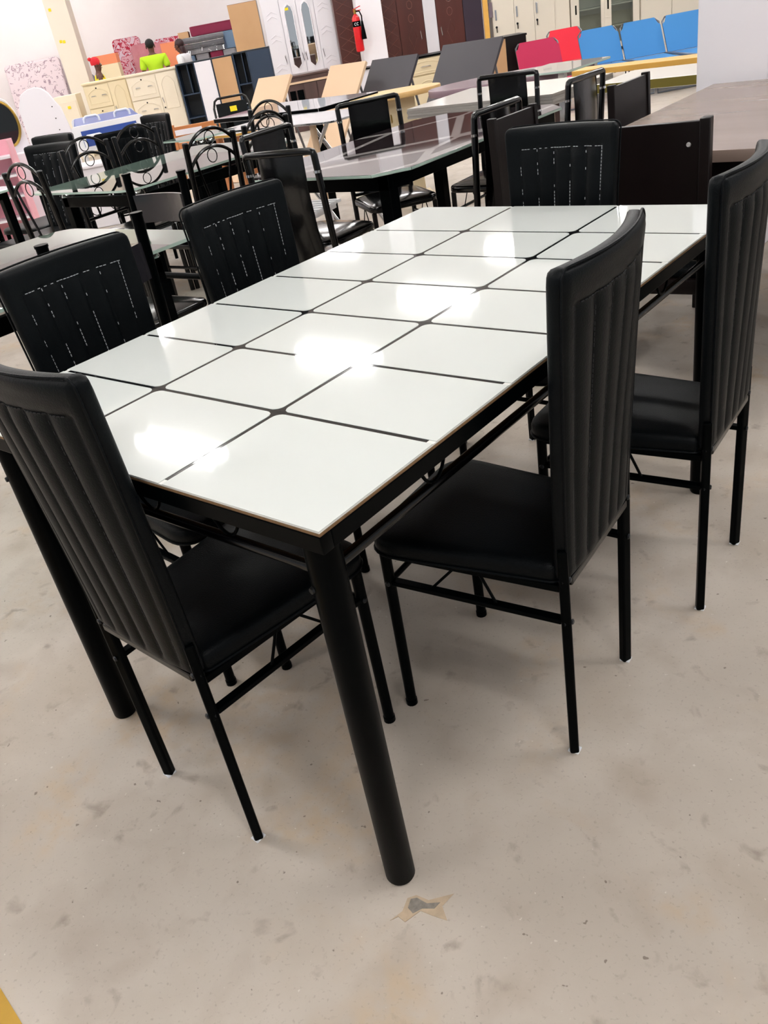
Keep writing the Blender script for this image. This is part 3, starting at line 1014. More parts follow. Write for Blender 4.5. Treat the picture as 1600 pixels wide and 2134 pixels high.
# ---- tilted boards on props
def tilted(label, u, v, z1, w_, m):
    x, y, _ = RP(u, v)
    t = thing('tilted_board', label, 'board', (x, y - .85 * z1, 0), 0, 'tilted boards on props')
    part('board', MB().add([(0, -.012, .006), (w_, -.012, .006), (w_, .85 * z1 - .012, z1), (0, .85 * z1 - .012, z1), (0, .012, 0), (w_, .012, 0), (w_, .85 * z1 + .012, z1 - .02), (0, .85 * z1 + .012, z1 - .02)],
                  [(0, 1, 2, 3), (7, 6, 5, 4), (0, 4, 5, 1), (3, 2, 6, 7), (0, 3, 7, 4), (1, 5, 6, 2)]).mesh('board', m), t)
    for x in (.06, w_ - .06):
        part('prop', MB().tube([(x, .85 * z1 * .85, z1 * .84), (x, .95 * z1, 0)], .012, 8).mesh('prop', GREYTUBE), t)
tilted('pale tan tilted board behind the black folding chair', -.35, 9, .87, .47, PALETAN)
tilted('pale tan tilted board between the grey brown unit and a charcoal board', .41, 9, .86, .48, PALETAN)
tilted('charcoal tilted board left of the beige drawer cabinet', .85, 9, .84, .59, DARKBOARD)
tilted('charcoal tilted board right of the beige drawer cabinet', 1.54, 8.6, .87, .69, DARKBOARD)

# ---- camp beds
def camp(label, u, v, w_, m, deg=0.):
    t = thing('camp_bed', label, 'camp bed', RP(u + w_ / 2, v), A0 + D(deg), 'folding camp beds with raised heads')
    h = w_ / 2
    c = .05
    prof = [(-1.1, .30), (-.7, .285), (-.35, .285), (0, .30)]
    v_ = []
    for y, z in prof:
        v_ += [(-h, y, z), (h, y, z)]
    md = MB()
    md.add(v_ + [(x, y, z - .006) for x, y, z in v_], [(2 * i, 2 * i + 1, 2 * i + 3, 2 * i + 2) for i in range(3)] + [(2 * i + 10, 2 * i + 11, 2 * i + 9, 2 * i + 8) for i in range(3)] + [(0, 8, 9, 1), (6, 7, 15, 14)] + [(2 * i, 2 * i + 2, 2 * i + 10, 2 * i + 8) for i in range(3)] + [(2 * i + 1, 2 * i + 9, 2 * i + 11, 2 * i + 3) for i in range(3)])
    part('seat_cloth', md.mesh('seat_cloth', m), t)
    def q(x, s):   # point on the raised head
        return (x, .22 * s, .30 + .36 * s)
    g_ = lambda x, s: (x, .22 * s - .016, .30 + .36 * s + .008)
    bk = [g_(-h - .008, .0), g_(h + .008, 0), g_(h + .008, .80), g_(h - c * .4, .86), g_(h - c, 1.02), g_(-h + c, 1.02), g_(-h + c * .4, .86), g_(-h - .008, .80)]
    n = len(bk)
    part('head_cloth', MB().add(bk + [(x, y + .008, z - .005) for x, y, z in bk], [tuple(range(n)), tuple(range(2 * n - 1, n - 1, -1))] + [(i, i + n, (i + 1) % n + n, (i + 1) % n) for i in range(n)]).mesh('head_cloth', m, angle=30), t)
    part('frame', MB().tube([(-h, -1.1, .30), (-h, 0, .30), q(-h, .9), q(-h + .035, 1), q(h - .035, 1), q(h, .9), (h, 0, .30), (h, -1.1, .30)], .011, 8).mesh('frame', GREYTUBE), t)
    for y in (-1.0, -.1):
        part('leg', MB().tube([(-h, y, .29), (-h, y, .01), (h, y, .01), (h, y, .29)], .01, 8).mesh('leg', GREYTUBE), t)
camp('crimson camp bed with raised head, leftmost of the camp beds', 2.63, 10.0, .50, CPINK)
camp('bright red camp bed half hidden behind the crimson one', 3.38, 11.4, .46, CRED)
camp('blue camp bed next to the bright red one', 3.41, 10.1, .465, CBLUE)
camp('blue camp bed, middle of the three blue ones', 3.90, 10.05, .465, CBLUE)
camp('blue camp bed nearest the white pillar', 4.39, 10.0, .5, CBLUE)

# ---- black folding chair with yellow tag
t = thing('folding_chair', 'black folding lounge chair with a yellow tag before the tan board', 'chair', RP(-.62, 8.0), A0 + D(3))
h = .17
part('frame', MB().tube([(-h, -.35, .05), (-h, 0, .36), (-h, .10, .72), (-h + .02, .115, .78), (-h + .05, .12, .80), (h - .05, .12, .80), (h - .02, .115, .78), (h, .10, .72), (h, 0, .36), (h, -.35, .05)], .011, 10).mesh('frame', TUBE), t)
part('back_cloth', MB().add([(-h + .025, .012, .40), (h - .025, .012, .40), (h - .025, .108, .755), (-h + .025, .108, .755), (-h + .025, .02, .40), (h - .025, .02, .40), (h - .025, .116, .755), (-h + .025, .116, .755)], [(0, 1, 2, 3), (7, 6, 5, 4), (0, 4, 5, 1), (1, 5, 6, 2), (2, 6, 7, 3), (3, 7, 4, 0)]).mesh('back_cloth', LEATHER), t)
part('tag', MB().add([(-.02, .079, .675), (.045, .079, .675), (.045, .091, .72), (-.02, .091, .72)], [(0, 1, 2, 3)]).mesh('tag', YTAG), t)
for s in (-1, 1):
    for k in range(6):
        z = .44 + .055 * k
        y = .0 + (z - .36) * .278
        part('elastic_tie', MB().tube([(s * (h - .025), y + .012, z), (s * h, y - .002, z)], .004, 6).mesh('elastic_tie', WHITEPL), t)
part('seat_cloth', MB().bx(-h + .02, h - .02, -.4, .0, .35, .362).mesh('seat_cloth', LEATHER), t)
for s in (-1, 1):
    part('leg', MB().tube([(s * h, -.42, .355), (s * h, 0, .355), (s * h, .2, 0)], .01, 8).mesh('leg', TUBE), t)
    part('leg', MB().tube([(s * h, -.3, .355), (s * h, -.42, 0)], .01, 8).mesh('leg', TUBE), t)

# ---- pine bed
t = thing('pine_bed', 'orange pine bed end with white edged planks', 'bed', RP(-1.0, 8.5), A0 + D(-6))
for s in (-1, 1):
    part('post', MB().bx(s * .3 - .02, s * .3 + .02, 0, .04, 0, .62).mesh('post', PINE, bevel=.003), t)
part('plank', MB().bx(-.28, .28, .008, .032, .50, .60).mesh('plank', PINE, bevel=.003), t)
part('plank', MB().bx(-.28, .28, .008, .032, .36, .45).mesh('plank', PINE, bevel=.003), t)
part('white_strip', MB().bx(-.28, .0, .000, .007, .52, .57).mesh('white_strip', WHITEP), t)
for s in (-1, 1):
    part('side_rail', MB().bx(s * .3 - .015, s * .3 + .015, .04, 1.2, .22, .34).mesh('side_rail', PINE), t)
for k in range(8):
    part('slat', MB().bx(-.285, .285, .1 + k * .13, .17 + k * .13, .3, .315).mesh('slat', PALETAN), t)

# ---- hospital bed
t = thing('hospital_bed', 'blue hospital bed with white plastic rails in front of the beige drawers', 'bed', RP(-2.22, 10.0), A0 + D(13))
part('mattress', MB().bx(-.38, .38, .05, 1.8, .62, .70).mesh('mattress', BLUE, bevel=.02), t)
part('base', MB().bx(-.38, .38, .05, 1.8, .52, .62).mesh('base', WHITEPL, bevel=.005), t)
for y in (0, 1.82):
    part('end_board', MB().prism(rpoly(-.42, .42, .42, .70, .05), 0, .03).mesh('end_board', WHITEPL, bevel=.004), t, loc=(0, y + .03, 0), rot=(pi / 2, 0, 0))
    part('end_panel', MB().bx(-.32, .32, -.004, 0, .47, .64).mesh('end_panel', BLUE), t, loc=(0, y, 0))
for x in (-.16, .2):
    part('rail_loop', MB().tube([(x - .09, .3, .69), (x - .085, .3, .745), (x - .06, .3, .765), (x + .06, .3, .765), (x + .085, .3, .745), (x + .09, .3, .69)], .014, 8).mesh('rail_loop', WHITEPL), t)
part('rail_loop', MB().tube([(-.3, -.05, .46), (-.3, -.06, .56), (-.26, -.06, .585), (-.12, -.06, .585), (-.08, -.06, .56), (-.08, -.05, .46)], .014, 8).mesh('rail_loop', WHITEPL), t)
for x in (-.36, .36):
    for y in (.1, 1.7):
        part('leg', MB().cyl((x, y, .04), (x, y, .52), .02, 10).mesh('leg', WHITEPL), t)
        part('castor', MB().tube([(x - .012, y, .04), (x + .012, y, .04)], .04, 12).mesh('castor', BLACK), t)

# ---- vanity, headboard panel, pink shelf at the far left
t = thing('vanity', 'white vanity with an oval dark mirror in a gold rim at the left edge', 'vanity', RP(-2.80, 7.7), A0 + D(8))
part('cabinet', MB().bx(-.35, .30, 0, .3, 0, .68).mesh('cabinet', WHITEP, bevel=.006), t)
pl = [(-.35, .68), (.28, .68), (.27, .85), (.25, 1.02), (.2, 1.12), (.12, 1.17), (.04, 1.155), (-.02, 1.185), (-.1, 1.15), (-.2, 1.17), (-.3, 1.1), (-.35, .98)]
part('backboard', MB().prism(pl, 0, .03).mesh('backboard', WHITEP, bevel=.004), t, loc=(0, .27, 0), rot=(pi / 2, 0, 0))
el = lambda a, b, n: [(a * math.cos(2 * pi * k / n), b * math.sin(2 * pi * k / n)) for k in range(n)]
part('mirror', MB().prism(el(.125, .185, 36), 0, .008).mesh('mirror', DARKMIRROR), t, loc=(.12, .236, .93), rot=(pi / 2, 0, 0))
part('mirror_rim', MB().tube([(.12 + x, .226, .93 + y) for x, y in el(.13, .19, 36)], .012, 8, closed=True).mesh('mirror_rim', GOLD), t)
for z in (.78, .92, 1.05):
    part('shelf', MB().bx(-.34, -.1, .12, .24, z, z + .015).mesh('shelf', WHITEP), t)
t = thing('bed_headboard', 'white curved topped headboard panel standing beside the vanity', 'headboard', RP(-2.60, 9.0), A0)
pl = [(-.25, 0), (.22, 0), (.21, .74), (.18, .95), (.14, 1.02), (.10, 1.10), (.05, 1.15), (-.02, 1.17), (-.10, 1.16), (-.18, 1.12), (-.24, 1.0)]
part('panel', MB().prism(pl, 0, .035).mesh('panel', WHITEP, bevel=.006), t, rot=(pi / 2, 0, 0))
part('foot', MB().bx(-.25, .22, -.12, .08, 0, .03).mesh('foot', WHITEP), t)
for z in (.75, .86, .97):
    part('screw', MB().tube([(.1, -.035, z), (.1, -.039, z)], .006, 8).mesh('screw', STEEL), t)
t = thing('display_shelf', 'pink shelf with white boards under the vanity mirror', 'shelf', RP(-2.72, 7.15), A0 + D(6))
part('back_panel', MB().bx(-.2, .22, .22, .235, 0, .84).mesh('back_panel', PINKP), t)
for s in (-.2, .22):
    part('side_panel', MB().bx(s - .008, s + .008, 0, .22, 0, .84).mesh('side_panel', PINKP), t)
for z in (.2, .38, .55, .7):
    part('shelf_board', MB().bx(-.19, .21, 0, .22, z, z + .018).mesh('shelf_board', WHITEP), t)
t = thing('side_board', 'low white board unit behind the leather chairs at far left', 'cabinet', RP(-1.93, 7.2), A0)
part('body', MB().bx(-.2, .22, 0, .3, 0, .5).mesh('body', WHITEP, bevel=.01), t)
part('top', MB().bx(-.22, .24, -.02, .32, .5, .53).mesh('top', WHITEP, bevel=.01), t)

# ================================================================== FAR ROW
def arch_mould(t, x0, x1, z0, z1, y, m, rise):
    pts = [(x0, y, z0)] + [(x0 + (x1 - x0) * k / 10, y, z1 - rise * (2 * k / 10 - 1) ** 2) for k in range(11)] + [(x1, y, z0)]
    part('moulding', MB().tube(pts, .008, 6, closed=True).mesh('moulding', m), t)
def pull(t, x, z, m=CHROME, vert=False, L=.05, y=0.):
    pts = [(x - L, y, z), (x - L * .8, y - .02, z + .006), (x + L * .8, y - .02, z + .006), (x + L, y, z)]
    if vert:
        pts = [(x, y, z - L), (x + .006, y - .02, z - L * .8), (x - .006, y - .02, z + L * .8), (x, y, z + L)]
    part('handle', MB().tube(pts, .007, 8).mesh('handle', m), t)
def drawers(label, u0, u1, v, z1, m):
    t = thing('drawer_cabinet', label, 'cabinet', RP((u0 + u1) / 2, v), A0, 'moulded drawer cabinets')
    h = (u1 - u0) / 2
    part('carcass', MB().bx(-h, h, .02, .45, 0, z1 - .03).mesh('carcass', m, bevel=.003), t)
    part('top', MB().bx(-h - .01, h + .01, -.01, .46, z1 - .03, z1).mesh('top', m, bevel=.005), t)
    sp = -h + (2 * h) * .58
    n = 3
    dh = (z1 - .08) / n
    for k in range(n):
        z0 = .04 + k * dh
        d = part('drawer', MB().bx(-h + .01, sp - .005, 0, .02, z0, z0 + dh - .012).mesh('drawer', m, bevel=.004), t)
        arch_mould(d, -h + .05, sp - .045, z0 + .06, z0 + dh - .06, 0, m, .07)
        for q in (.3, .72):
            pull(d, -h + .01 + (sp + h) * q, z0 + dh * .5, L=.035)
        part('lock', MB().tube([((sp - h) / 2, 0, z0 + dh * .84), ((sp - h) / 2, -.012, z0 + dh * .84)], .011, 8).mesh('lock', BLACK), d)
    d = part('door', MB().bx(sp, h - .01, 0, .02, .04, z1 - .045).mesh('door', m, bevel=.004), t)
    arch_mould(d, sp + .06, h - .07, .5, z1 - .1, 0, m, .1)
    pull(d, sp + .03, z1 * .6, vert=True, L=.04)
    part('lock', MB().tube([(sp + .03, 0, z1 * .5), (sp + .03, -.012, z1 * .5)], .011, 8).mesh('lock', BLACK), d)
drawers('cream moulded drawer cabinet, left one of the two by the pillar', -3.28, -2.60, 14.0, 1.05, CREAM)
drawers('paler cream moulded drawer cabinet beside the navy shelf unit', -2.58, -1.80, 13.9, 1.05, CREAM2)
t = thing('flat_cabinet', 'plain cream cabinet at the foot of the cream pillar', 'cabinet', RP(-3.66, 14.2), A0)
part('body', MB().bx(-.19, .19, 0, .4, 0, .93).mesh('body', CREAM2, bevel=.004), t)
part('door', MB().bx(-.17, .17, -.015, 0, .05, .84).mesh('door', CREAM2, bevel=.003), t)
part('tag', MB().bx(.02, .07, -.02, -.016, .74, .78).mesh('tag', YTAG), t)

def shelf_unit(label, u0, u1, v, z1, bays):
    t = thing('shelf_unit', label, 'shelf unit', RP(u0, v), A0)
    W = u1 - u0
    part('back', MB().bx(0, W, .38, .395, 0, z1).mesh('back', NAVYIN), t)
    part('top', MB().bx(0, W, 0, .38, z1 - .02, z1).mesh('top', NAVYIN), t)
    part('bottom', MB().bx(0, W, 0, .38, .02, .05).mesh('bottom', NAVY), t)
    xs_ = [0]
    for w_, kind in bays:
        xs_.append(xs_[-1] + w_)
    for x in xs_:
        x = min(max(x, .009), W - .009)
        part('upright', MB().bx(x - .009, x + .009, 0, .38, .05, z1 - .02).mesh('upright', NAVY), t)
    for i, (w_, kind) in enumerate(bays):
        a, b = xs_[i] + .012, xs_[i + 1] - .012
        if kind == 'open':
            for z in (.3, .63):
                part('shelf', MB().bx(a, b, .01, .37, z, z + .018).mesh('shelf', NAVY), t)
            part('divider', MB().bx((a + b) / 2 + .02, (a + b) / 2 + .034, .05, .37, .65, z1 - .02).mesh('divider', NAVY), t)
        else:
            part('door', MB().bx(a, b, -.016, 0, .05, z1 - .02).mesh('door', kind, bevel=.002), t)
shelf_unit('navy shelf unit with an open bay, a white door and a tan door', -1.78, -.90, 13.8, 1.07, [(.28, 'open'), (.28, WHITEP), (.32, TAN)])
shelf_unit('navy shelf unit with an open bay and a navy door, beside the tan wardrobe back', -.895, -.32, 13.8, 1.08, [(.22, 'open'), (.355, NAVY)])
t = thing('wardrobe', 'wardrobe showing its plain tan board back above the shelf units', 'wardrobe', RP(-.69, 16), A0)
part('back_panel', MB().bx(-.25, .25, 0, .012, .02, 1.76).mesh('back_panel', TAN), t)
part('carcass', MB().bx(-.25, .25, .012, .5, 0, 1.765).mesh('carcass', BROWNW), t)

# ---- wardrobes
def chevron(d, x, z, m):
    for k in range(2):
        part('moulding', MB().tube([(x - .09, -.002, z - .05 - k * .07), (x, -.002, z - k * .07), (x + .09, -.002, z - .05 - k * .07)], .007, 6).mesh('moulding', m), d)
def wardrobe(label, u0, u1, v, z1, doors, m):
    t = thing('wardrobe', label, 'wardrobe', RP(u0, v), A0)
    part('carcass', MB().bx(0, u1 - u0, .02, .5, 0, z1).mesh('carcass', m, bevel=.004), t)
    x = 0
    for w_, kind, dm, hx in doors:
        a, b = x + .004, x + w_ - .004
        c = (a + b) / 2
        d = part('door', MB().bx(a, b, 0, .02, .06, z1 - .03).mesh('door', dm, bevel=.004), t)
        if kind == 'chevron':
            for z in (1.55, 1.2, .75):
                chevron(d, c, z, dm)
        elif kind == 'mirror':
            r = .075
            out = [(c - r, .70), (c, .62), (c + r, .70), (c + r, 1.5), (c + r * .7, 1.58), (c, 1.62), (c - r * .7, 1.58), (c - r, 1.5)]
            part('mirror', MB().prism(out, 0, .004).mesh('mirror', MIRROR), d, rot=(pi / 2, 0, 0))
            part('mirror_rim', MB().tube([(p[0], -.004, p[1]) for p in out], .011, 6, closed=True).mesh('mirror_rim', dm), d)
        elif kind == 'lattice':
            for k in range(9):
                z = .3 + k * .18
                for s in (-1, 1):
                    part('moulding', MB().tube([(c - s * (w_ / 2 - .03), -.001, z), (c + s * (w_ / 2 - .03), -.001, z + .16)], .005, 5).mesh('moulding', LATT), d)
        elif kind == 'rings':
            for z in (1.55, 1.27, 1.07, .45):
                part('ring', MB().tube([(c + .045 * math.cos(q), -.001, z + .06 * math.sin(q)) for q in [2 * pi * k / 20 for k in range(20)]], .006, 6, closed=True).mesh('ring', LATT), d)
            part('moulding', MB().tube([(c, -.001, .95), (c + .07, -.001, .78), (c, -.001, .6), (c - .07, -.001, .78)], .006, 6, closed=True).mesh('moulding', LATT), d)
        if hx is not None:
            pull(d, x + hx, .80, vert=True, L=.07)
        x += w_
    return t
LATT = mat('brown relief line', '#6b3d34', .3)
WARD = wardrobe('white four door wardrobe with two tall mirrors and chevron mouldings', -.38, .82, 16, 2.5, [(.31, 'chevron', WHITEP, .26), (.29, 'mirror', WHITEP, .26), (.30, 'mirror', WHITEP, .03), (.30, 'chevron', WHITEP, .04)], WHITEP)
wardrobe('red brown lattice door wardrobe left of the fire extinguisher', .83, 1.17, 15.6, 2.5, [(.34, 'lattice', BROWNW, None)], BROWNW)
PALEMIR = mat('pale mirror panel', '#d8d6dc', .15)
wardrobe('red brown wardrobe with lattice and ring mouldings and a pale middle panel', 1.60, 3.33, 15.5, 2.5, [(.28, 'lattice', BROWNW, None), (.44, 'rings', BROWNW, .36), (.22, 'plain', PALEMIR, None), (.46, 'rings', BROWNW, .06), (.33, 'plain', mat('dark purple panel', '#2a1c2c', .4), None)], BROWNW)
p = thing('pillar', 'white square pillar between the red brown wardrobes, behind the fire extinguisher', 'pillar', RP(1.385, 15.25), A0)
part('shaft', MB().bx(-.205, .205, -.2, .2, 0, 4.3).mesh('shaft', WPIL, bevel=.006), p)
t = thing('leaning_plank', 'narrow tan plank standing between the wardrobe and the lockers', 'plank', RP(3.385, 15.5), A0)
part('plank', MB().bx(-.045, .045, 0, .03, 0, 2.0).mesh('plank', YELLOWW, bevel=.002), t)
part('edge', MB().bx(-.045, -.040, -.001, .031, 0, 2.0).mesh('edge', TAN), t)
# yellow price tag on the first mirror
part('paper_tag', MB().bx(.40, .46, -.012, -.006, 1.53, 1.57).mesh('paper_tag', YTAG), WARD)
# fire extinguisher on the pillar
t = thing('fire_extinguisher', 'red fire extinguisher with a black horn hung on the white pillar', 'fire extinguisher', RP(1.13, 14.86, .745), A0)
part('cylinder', MB().lathe([(.05, 0), (.066, .012), (.068, .03), (.068, .44), (.06, .49), (.035, .525), (.022, .54)], n=24).mesh('cylinder', REDP), t)
part('valve', MB().lathe([(.02, .54), (.022, .56), (.022, .60), (.012, .61)], n=14).mesh('valve', GOLD), t)
part('lever', MB().bar((-.03, 0, .605), (.10, 0, .64), .02, .012).mesh('lever', REDP), t)
part('handle', MB().bar((-.03, 0, .58), (.10, 0, .585), .02, .012).mesh('handle', REDP), t)
part('hose', MB().tube([(.02, -.01, .575), (.07, -.05, .57), (.095, -.055, .5), (.09, -.06, .42)], .011, 8).mesh('hose', BLACK), t)
part('horn', MB().lathe([(.042, .17), (.036, .24), (.02, .40), (.016, .43)], (.088, -.06, 0), 14).mesh('horn', BLACK), t)
part('label_band', MB().tube([(0, 0, .36), (0, 0, .44)], .0695, 24, caps=False).mesh('label_band', BLACK), t)
for x in (-.022, .016):     # the two round white letters on the label
    part('letter', MB().tube([(x + .015 * math.cos(a), -.0735 + abs(x) * .16, .40 + .018 * math.sin(a)) for a in [pi * (.25 + 1.5 * k / 12) for k in range(13)]], .0035, 6).mesh('letter', WHITEP), t, label='white letter C')
part('bracket', MB().bx(-.03, .09, .064, .19, .30, .34).mesh('bracket', STEEL), t)

# ---- lockers and glass cabinet
t = thing('locker', 'beige steel locker with three doors and chrome handles', 'locker', RP(3.5, 15.5), A0)
part('body', MB().bx(0, 1.34, .02, .5, 0, 1.85).mesh('body', LOCKER, bevel=.004), t)
for k, (a, b) in enumerate(((0.01, .37), (.375, .715), (.72, 1.07))):
    d = part('door', MB().bx(a, b, 0, .02, .06, 1.82).mesh('door', LOCKER, bevel=.003), t)
    part('handle', MB().bx(a + .025, a + .055, -.018, 0, .80, .96).mesh('handle', CHROME, bevel=.005), d)
    part('lock', MB().tube([(a + .04, 0, .70), (a + .04, -.02, .70)], .018, 10).mesh('lock', STEEL), d)
    part('key', MB().bx(a + .034, a + .046, -.035, -.02, .62, .70).mesh('key', BLACK), d)
    part('vent', MB().bx(a + .1, b - .1, -.002, 0, 1.6, 1.61).mesh('vent', STEEL), d)
part('lock_plate', MB().bx(-.06, .0, -.01, .02, .86, 1.08).mesh('lock_plate', mat('grey mauve plate', '#6d5f68', .5)), t)
t = thing('glass_cabinet', 'beige steel cabinet with sliding glass doors and shelves', 'cabinet', RP(4.86, 15.5), A0)
part('back', MB().bx(0, 1.2, .42, .44, 0, 1.85).mesh('back', LOCKER), t)
for x in (0, 1.18):
    part('side', MB().bx(x, x + .02, .0, .42, 0, 1.85).mesh('side', LOCKER), t)
for z in (.05, .38, .70, 1.05, 1.40, 1.83):
    part('shelf', MB().bx(.02, 1.18, .04, .42, z, z + .02).mesh('shelf', LOCKER), t)
for k, (a, b) in enumerate(((.02, .62), (.58, 1.18))):
    y = -.01 * k
    d = part('door_frame', MB().bx(a, a + .12, y, y + .02, .06, 1.82).bx(b - .10, b, y, y + .02, .06, 1.82).bx(a + .12, b - .10, y, y + .02, .06, .14).bx(a + .12, b - .10, y, y + .02, 1.74, 1.82).mesh('door_frame', LOCKER), t)
    part('pane', MB().bx(a + .12, b - .10, y + .006, y + .012, .14, 1.74).mesh('pane', CLEAR), d)
    part('finger_pull', MB().bx(a + .05, a + .075, y - .004, y, .66, .80).mesh('finger_pull', BLACK), d)
t = thing('locker', 'beige steel cabinet with plain doors right of the glass cabinet', 'locker', RP(6.08, 15.5), A0)
part('body', MB().bx(0, 1.1, .02, .5, 0, 1.85).mesh('body', LOCKER, bevel=.004), t)
for a in (.01, .555):
    d = part('door', MB().bx(a, a + .535, 0, .02, .06, 1.82).mesh('door', LOCKER, bevel=.003), t)
    part('badge', MB().tube([(a + .1, 0, .70), (a + .1, -.005, .70)], .02, 12).mesh('badge', BLUE), d)

# ---- low units in front
t = thing('tv_unit', 'grey brown low unit with black niches under the white wardrobe', 'cabinet', RP(-.14, 12), A0)
part('carcass', MB().bx(0, .60, .02, .4, 0, .68).mesh('carcass', GREYBROWN, bevel=.003), t)
part('top', MB().bx(-.01, .61, 0, .41, .68, .705).mesh('top', GREYBROWN, bevel=.003), t)
part('rail', MB().bx(0, .60, -.005, .02, .60, .625).mesh('rail', PALETAN), t)
for a, b in ((.03, .11), (.13, .22)):
    part('niche', MB().bx(a, b, 0, .02, .24, .52).mesh('niche', BLACK), t)
for a, b in ((.24, .41), (.42, .59)):
    part('door', MB().bx(a, b, 0, .02, .05, .59).mesh('door', GREYBROWN, bevel=.003), t)
t = thing('drawer_cabinet', 'small beige drawer cabinet with a black top between charcoal boards', 'cabinet', RP(1.33, 10.5), A0)
part('carcass', MB().bx(0, .52, .02, .4, 0, .70).mesh('carcass', CREAM, bevel=.003), t)
part('top', MB().bx(-.01, .53, -.01, .41, .70, .72).mesh('top', BLACK, bevel=.003), t)
d = part('drawer', MB().bx(.02, .50, 0, .02, .52, .69).mesh('drawer', CREAM, bevel=.004), t)
arch_mould(d, .08, .44, .55, .66, 0, CREAM, .03)
pull(d, .26, .60, L=.06)
d = part('door', MB().bx(.02, .50, 0, .02, .04, .505).mesh('door', CREAM, bevel=.004), t)
arch_mould(d, .10, .42, .15, .45, 0, CREAM, .1)
pull(d, .45, .35, vert=True, L=.04)
t = thing('flat_cabinet', 'small white cabinet behind the charcoal board at the extinguisher', 'cabinet', RP(.66, 10.3), A0)
part('body', MB().bx(0, .27, .02, .35, 0, .70).mesh('body', WHITEP, bevel=.003), t)
part('top', MB().bx(-.01, .28, 0, .36, .70, .715).mesh('top', BLACK), t)
t = thing('desk', 'tan sided desk with dark panels beside the crimson camp bed', 'desk', RP(2.08, 10.4), A0)
part('top', MB().bx(-.01, .74, -.01, .42, .74, .76).mesh('top', DARKWOOD), t)
part('tan_panel', MB().bx(0, .48, 0, .02, 0, .74).mesh('tan_panel', TAN), t)
part('dark_panel', MB().bx(.48, .73, 0, .02, 0, .74).mesh('dark_panel', DARKWOOD), t)
part('side', MB().bx(.71, .73, .02, .4, 0, .74).mesh('side', DARKWOOD), t)
part('side', MB().bx(0, .02, .02, .4, 0, .74).mesh('side', DARKWOOD), t)

# ---- mattresses
def mattress(label, u, v, L, Wd, th, z0, m, deg=0., lean=None, group='mattresses at the far wall'):
    """flat: L along the row, Wd deep, th thick; lean: stands on edge, tilted back"""
    t = thing('mattress', label, 'mattress', RP(u, v, z0), A0 + D(deg), group)
    if lean is None:
        part('cover', MB().prism(rpoly(-L / 2, L / 2, 0, Wd, .05), 0, th).mesh('cover', m, bevel=.03, seg=3), t)
        e = [(x, y, z) for z in (.012, th - .012) for x, y in rpoly(-L / 2 + .006, L / 2 - .006, .006, Wd - .006, .05)]
        n = len(e) // 2
        for k in (0, 1):
            part('piping', MB().tube(e[k * n:(k + 1) * n], .008, 6, closed=True).mesh('piping', m), t)
    else:
        c = part('cover', MB().prism(rpoly(-L / 2, L / 2, 0, Wd, .07), -th, 0).mesh('cover', m, bevel=.03, seg=3), t, rot=(pi / 2 - D(lean), 0, 0))
        part('piping', MB().tube([(x, y, -.01) for x, y in rpoly(-L / 2 + .008, L / 2 - .008, .008, Wd - .008, .07)], .008, 6, closed=True).mesh('piping', m), c)
    return t
mattress('pale floral mattress leaning at the far left of the wall', -5.35, 19.05, 1.15, 1.57, .16, 0, FLORAL, lean=9)
mattress('small dark patterned mattress beside the cream pillar', -4.35, 19.2, .30, 1.15, .12, 0, GREYCLOTH, lean=9)
mattress('red floral mattress leaning at the wall behind the woman in yellow', -3.30, 18.8, .56, 1.66, .14, 0, REDFLORAL, lean=9)
mattress('dusty pink wrapped mattress leaning beside the red floral one', -2.98, 18.55, .42, 1.50, .10, 0, PINKCLOTH, lean=8)
mattress('dusty pink mattress leaning behind the man in lime', -2.62, 18.45, .42, 1.46, .10, 0, PINKCLOTH, lean=8)
mattress('red floral mattress standing behind the man in lime', -2.40, 18.85, .7, 1.53, .12, 0, REDFLORAL, lean=9)
z = .0
for k in range(4):
    mattress('grey mattress in the base of the pile, ' + ('lowest', 'second from the floor', 'third from the floor', 'topmost')[k] + ' of four', -1.62, 18.0, 1.15, .9, .235, z, GREYCLOTH, group='mattresses in the base of the pile')
    z += .235
for k, (u, m, n) in enumerate(((-2.02, BLUEGREY, 'blue grey'), (-1.74, GREYCLOTH, 'grey brown'), (-1.46, MAROON, 'maroon'), (-1.2, GREYCLOTH, 'grey'))):
    mattress(n + ' rolled bundle in the low row of the pile' + (' at the right end' if k == 3 else ''), u, 18.0, .26, .7, .18, .941, m, group='bundles in the mattress pile')
for k, th in enumerate((.10, .09, .10)):
    mattress('plastic wrapped grey mattress in the pile, ' + ('lowest', 'middle', 'topmost')[k] + ' of three', -1.72 + .02 * k, 18.0, .9, .75, th, 1.122 + .1 * k, GREYCLOTH, group='plastic wrapped grey mattresses')
o = thing('plastic_cover', 'clear plastic wrap over the grey mattresses of the pile', 'plastic wrap', RP(-1.70, 17.97, 1.12), A0)
cv = MB()
N = 26
random.seed(3)
va = [(-.47 + .94 * i / N, random.uniform(-.012, .012) - (.02 if j in (0, 4) else 0), .01 + .29 * j / 4) for j in range(5) for i in range(N + 1)]
cv.add(va, [(j * (N + 1) + i, j * (N + 1) + i + 1, (j + 1) * (N + 1) + i + 1, (j + 1) * (N + 1) + i) for j in range(4) for i in range(N)])
part('sheet', cv.mesh('sheet', WRAP, angle=20), o)
mattress('blue grey mattress at the right of the pile', -1.10, 18.0, .34, .75, .30, 1.122, BLUEGREY)
mattress('maroon mattress lying on top of the pile', -1.45, 18.05, .85, .7, .17, 1.424, MAROON, deg=-1)
t = thing('cardboard_box', 'orange and tan carton standing behind the woman in yellow', 'box', RP(-3.45, 17.2), A0)
part('lower', MB().bx(-.22, .22, 0, .3, 0, 1.24).mesh('lower', CREAM, bevel=.004), t)
part('upper', MB().bx(-.22, .22, 0, .3, 1.24, 1.40).mesh('upper', ORANGE, bevel=.004), t)
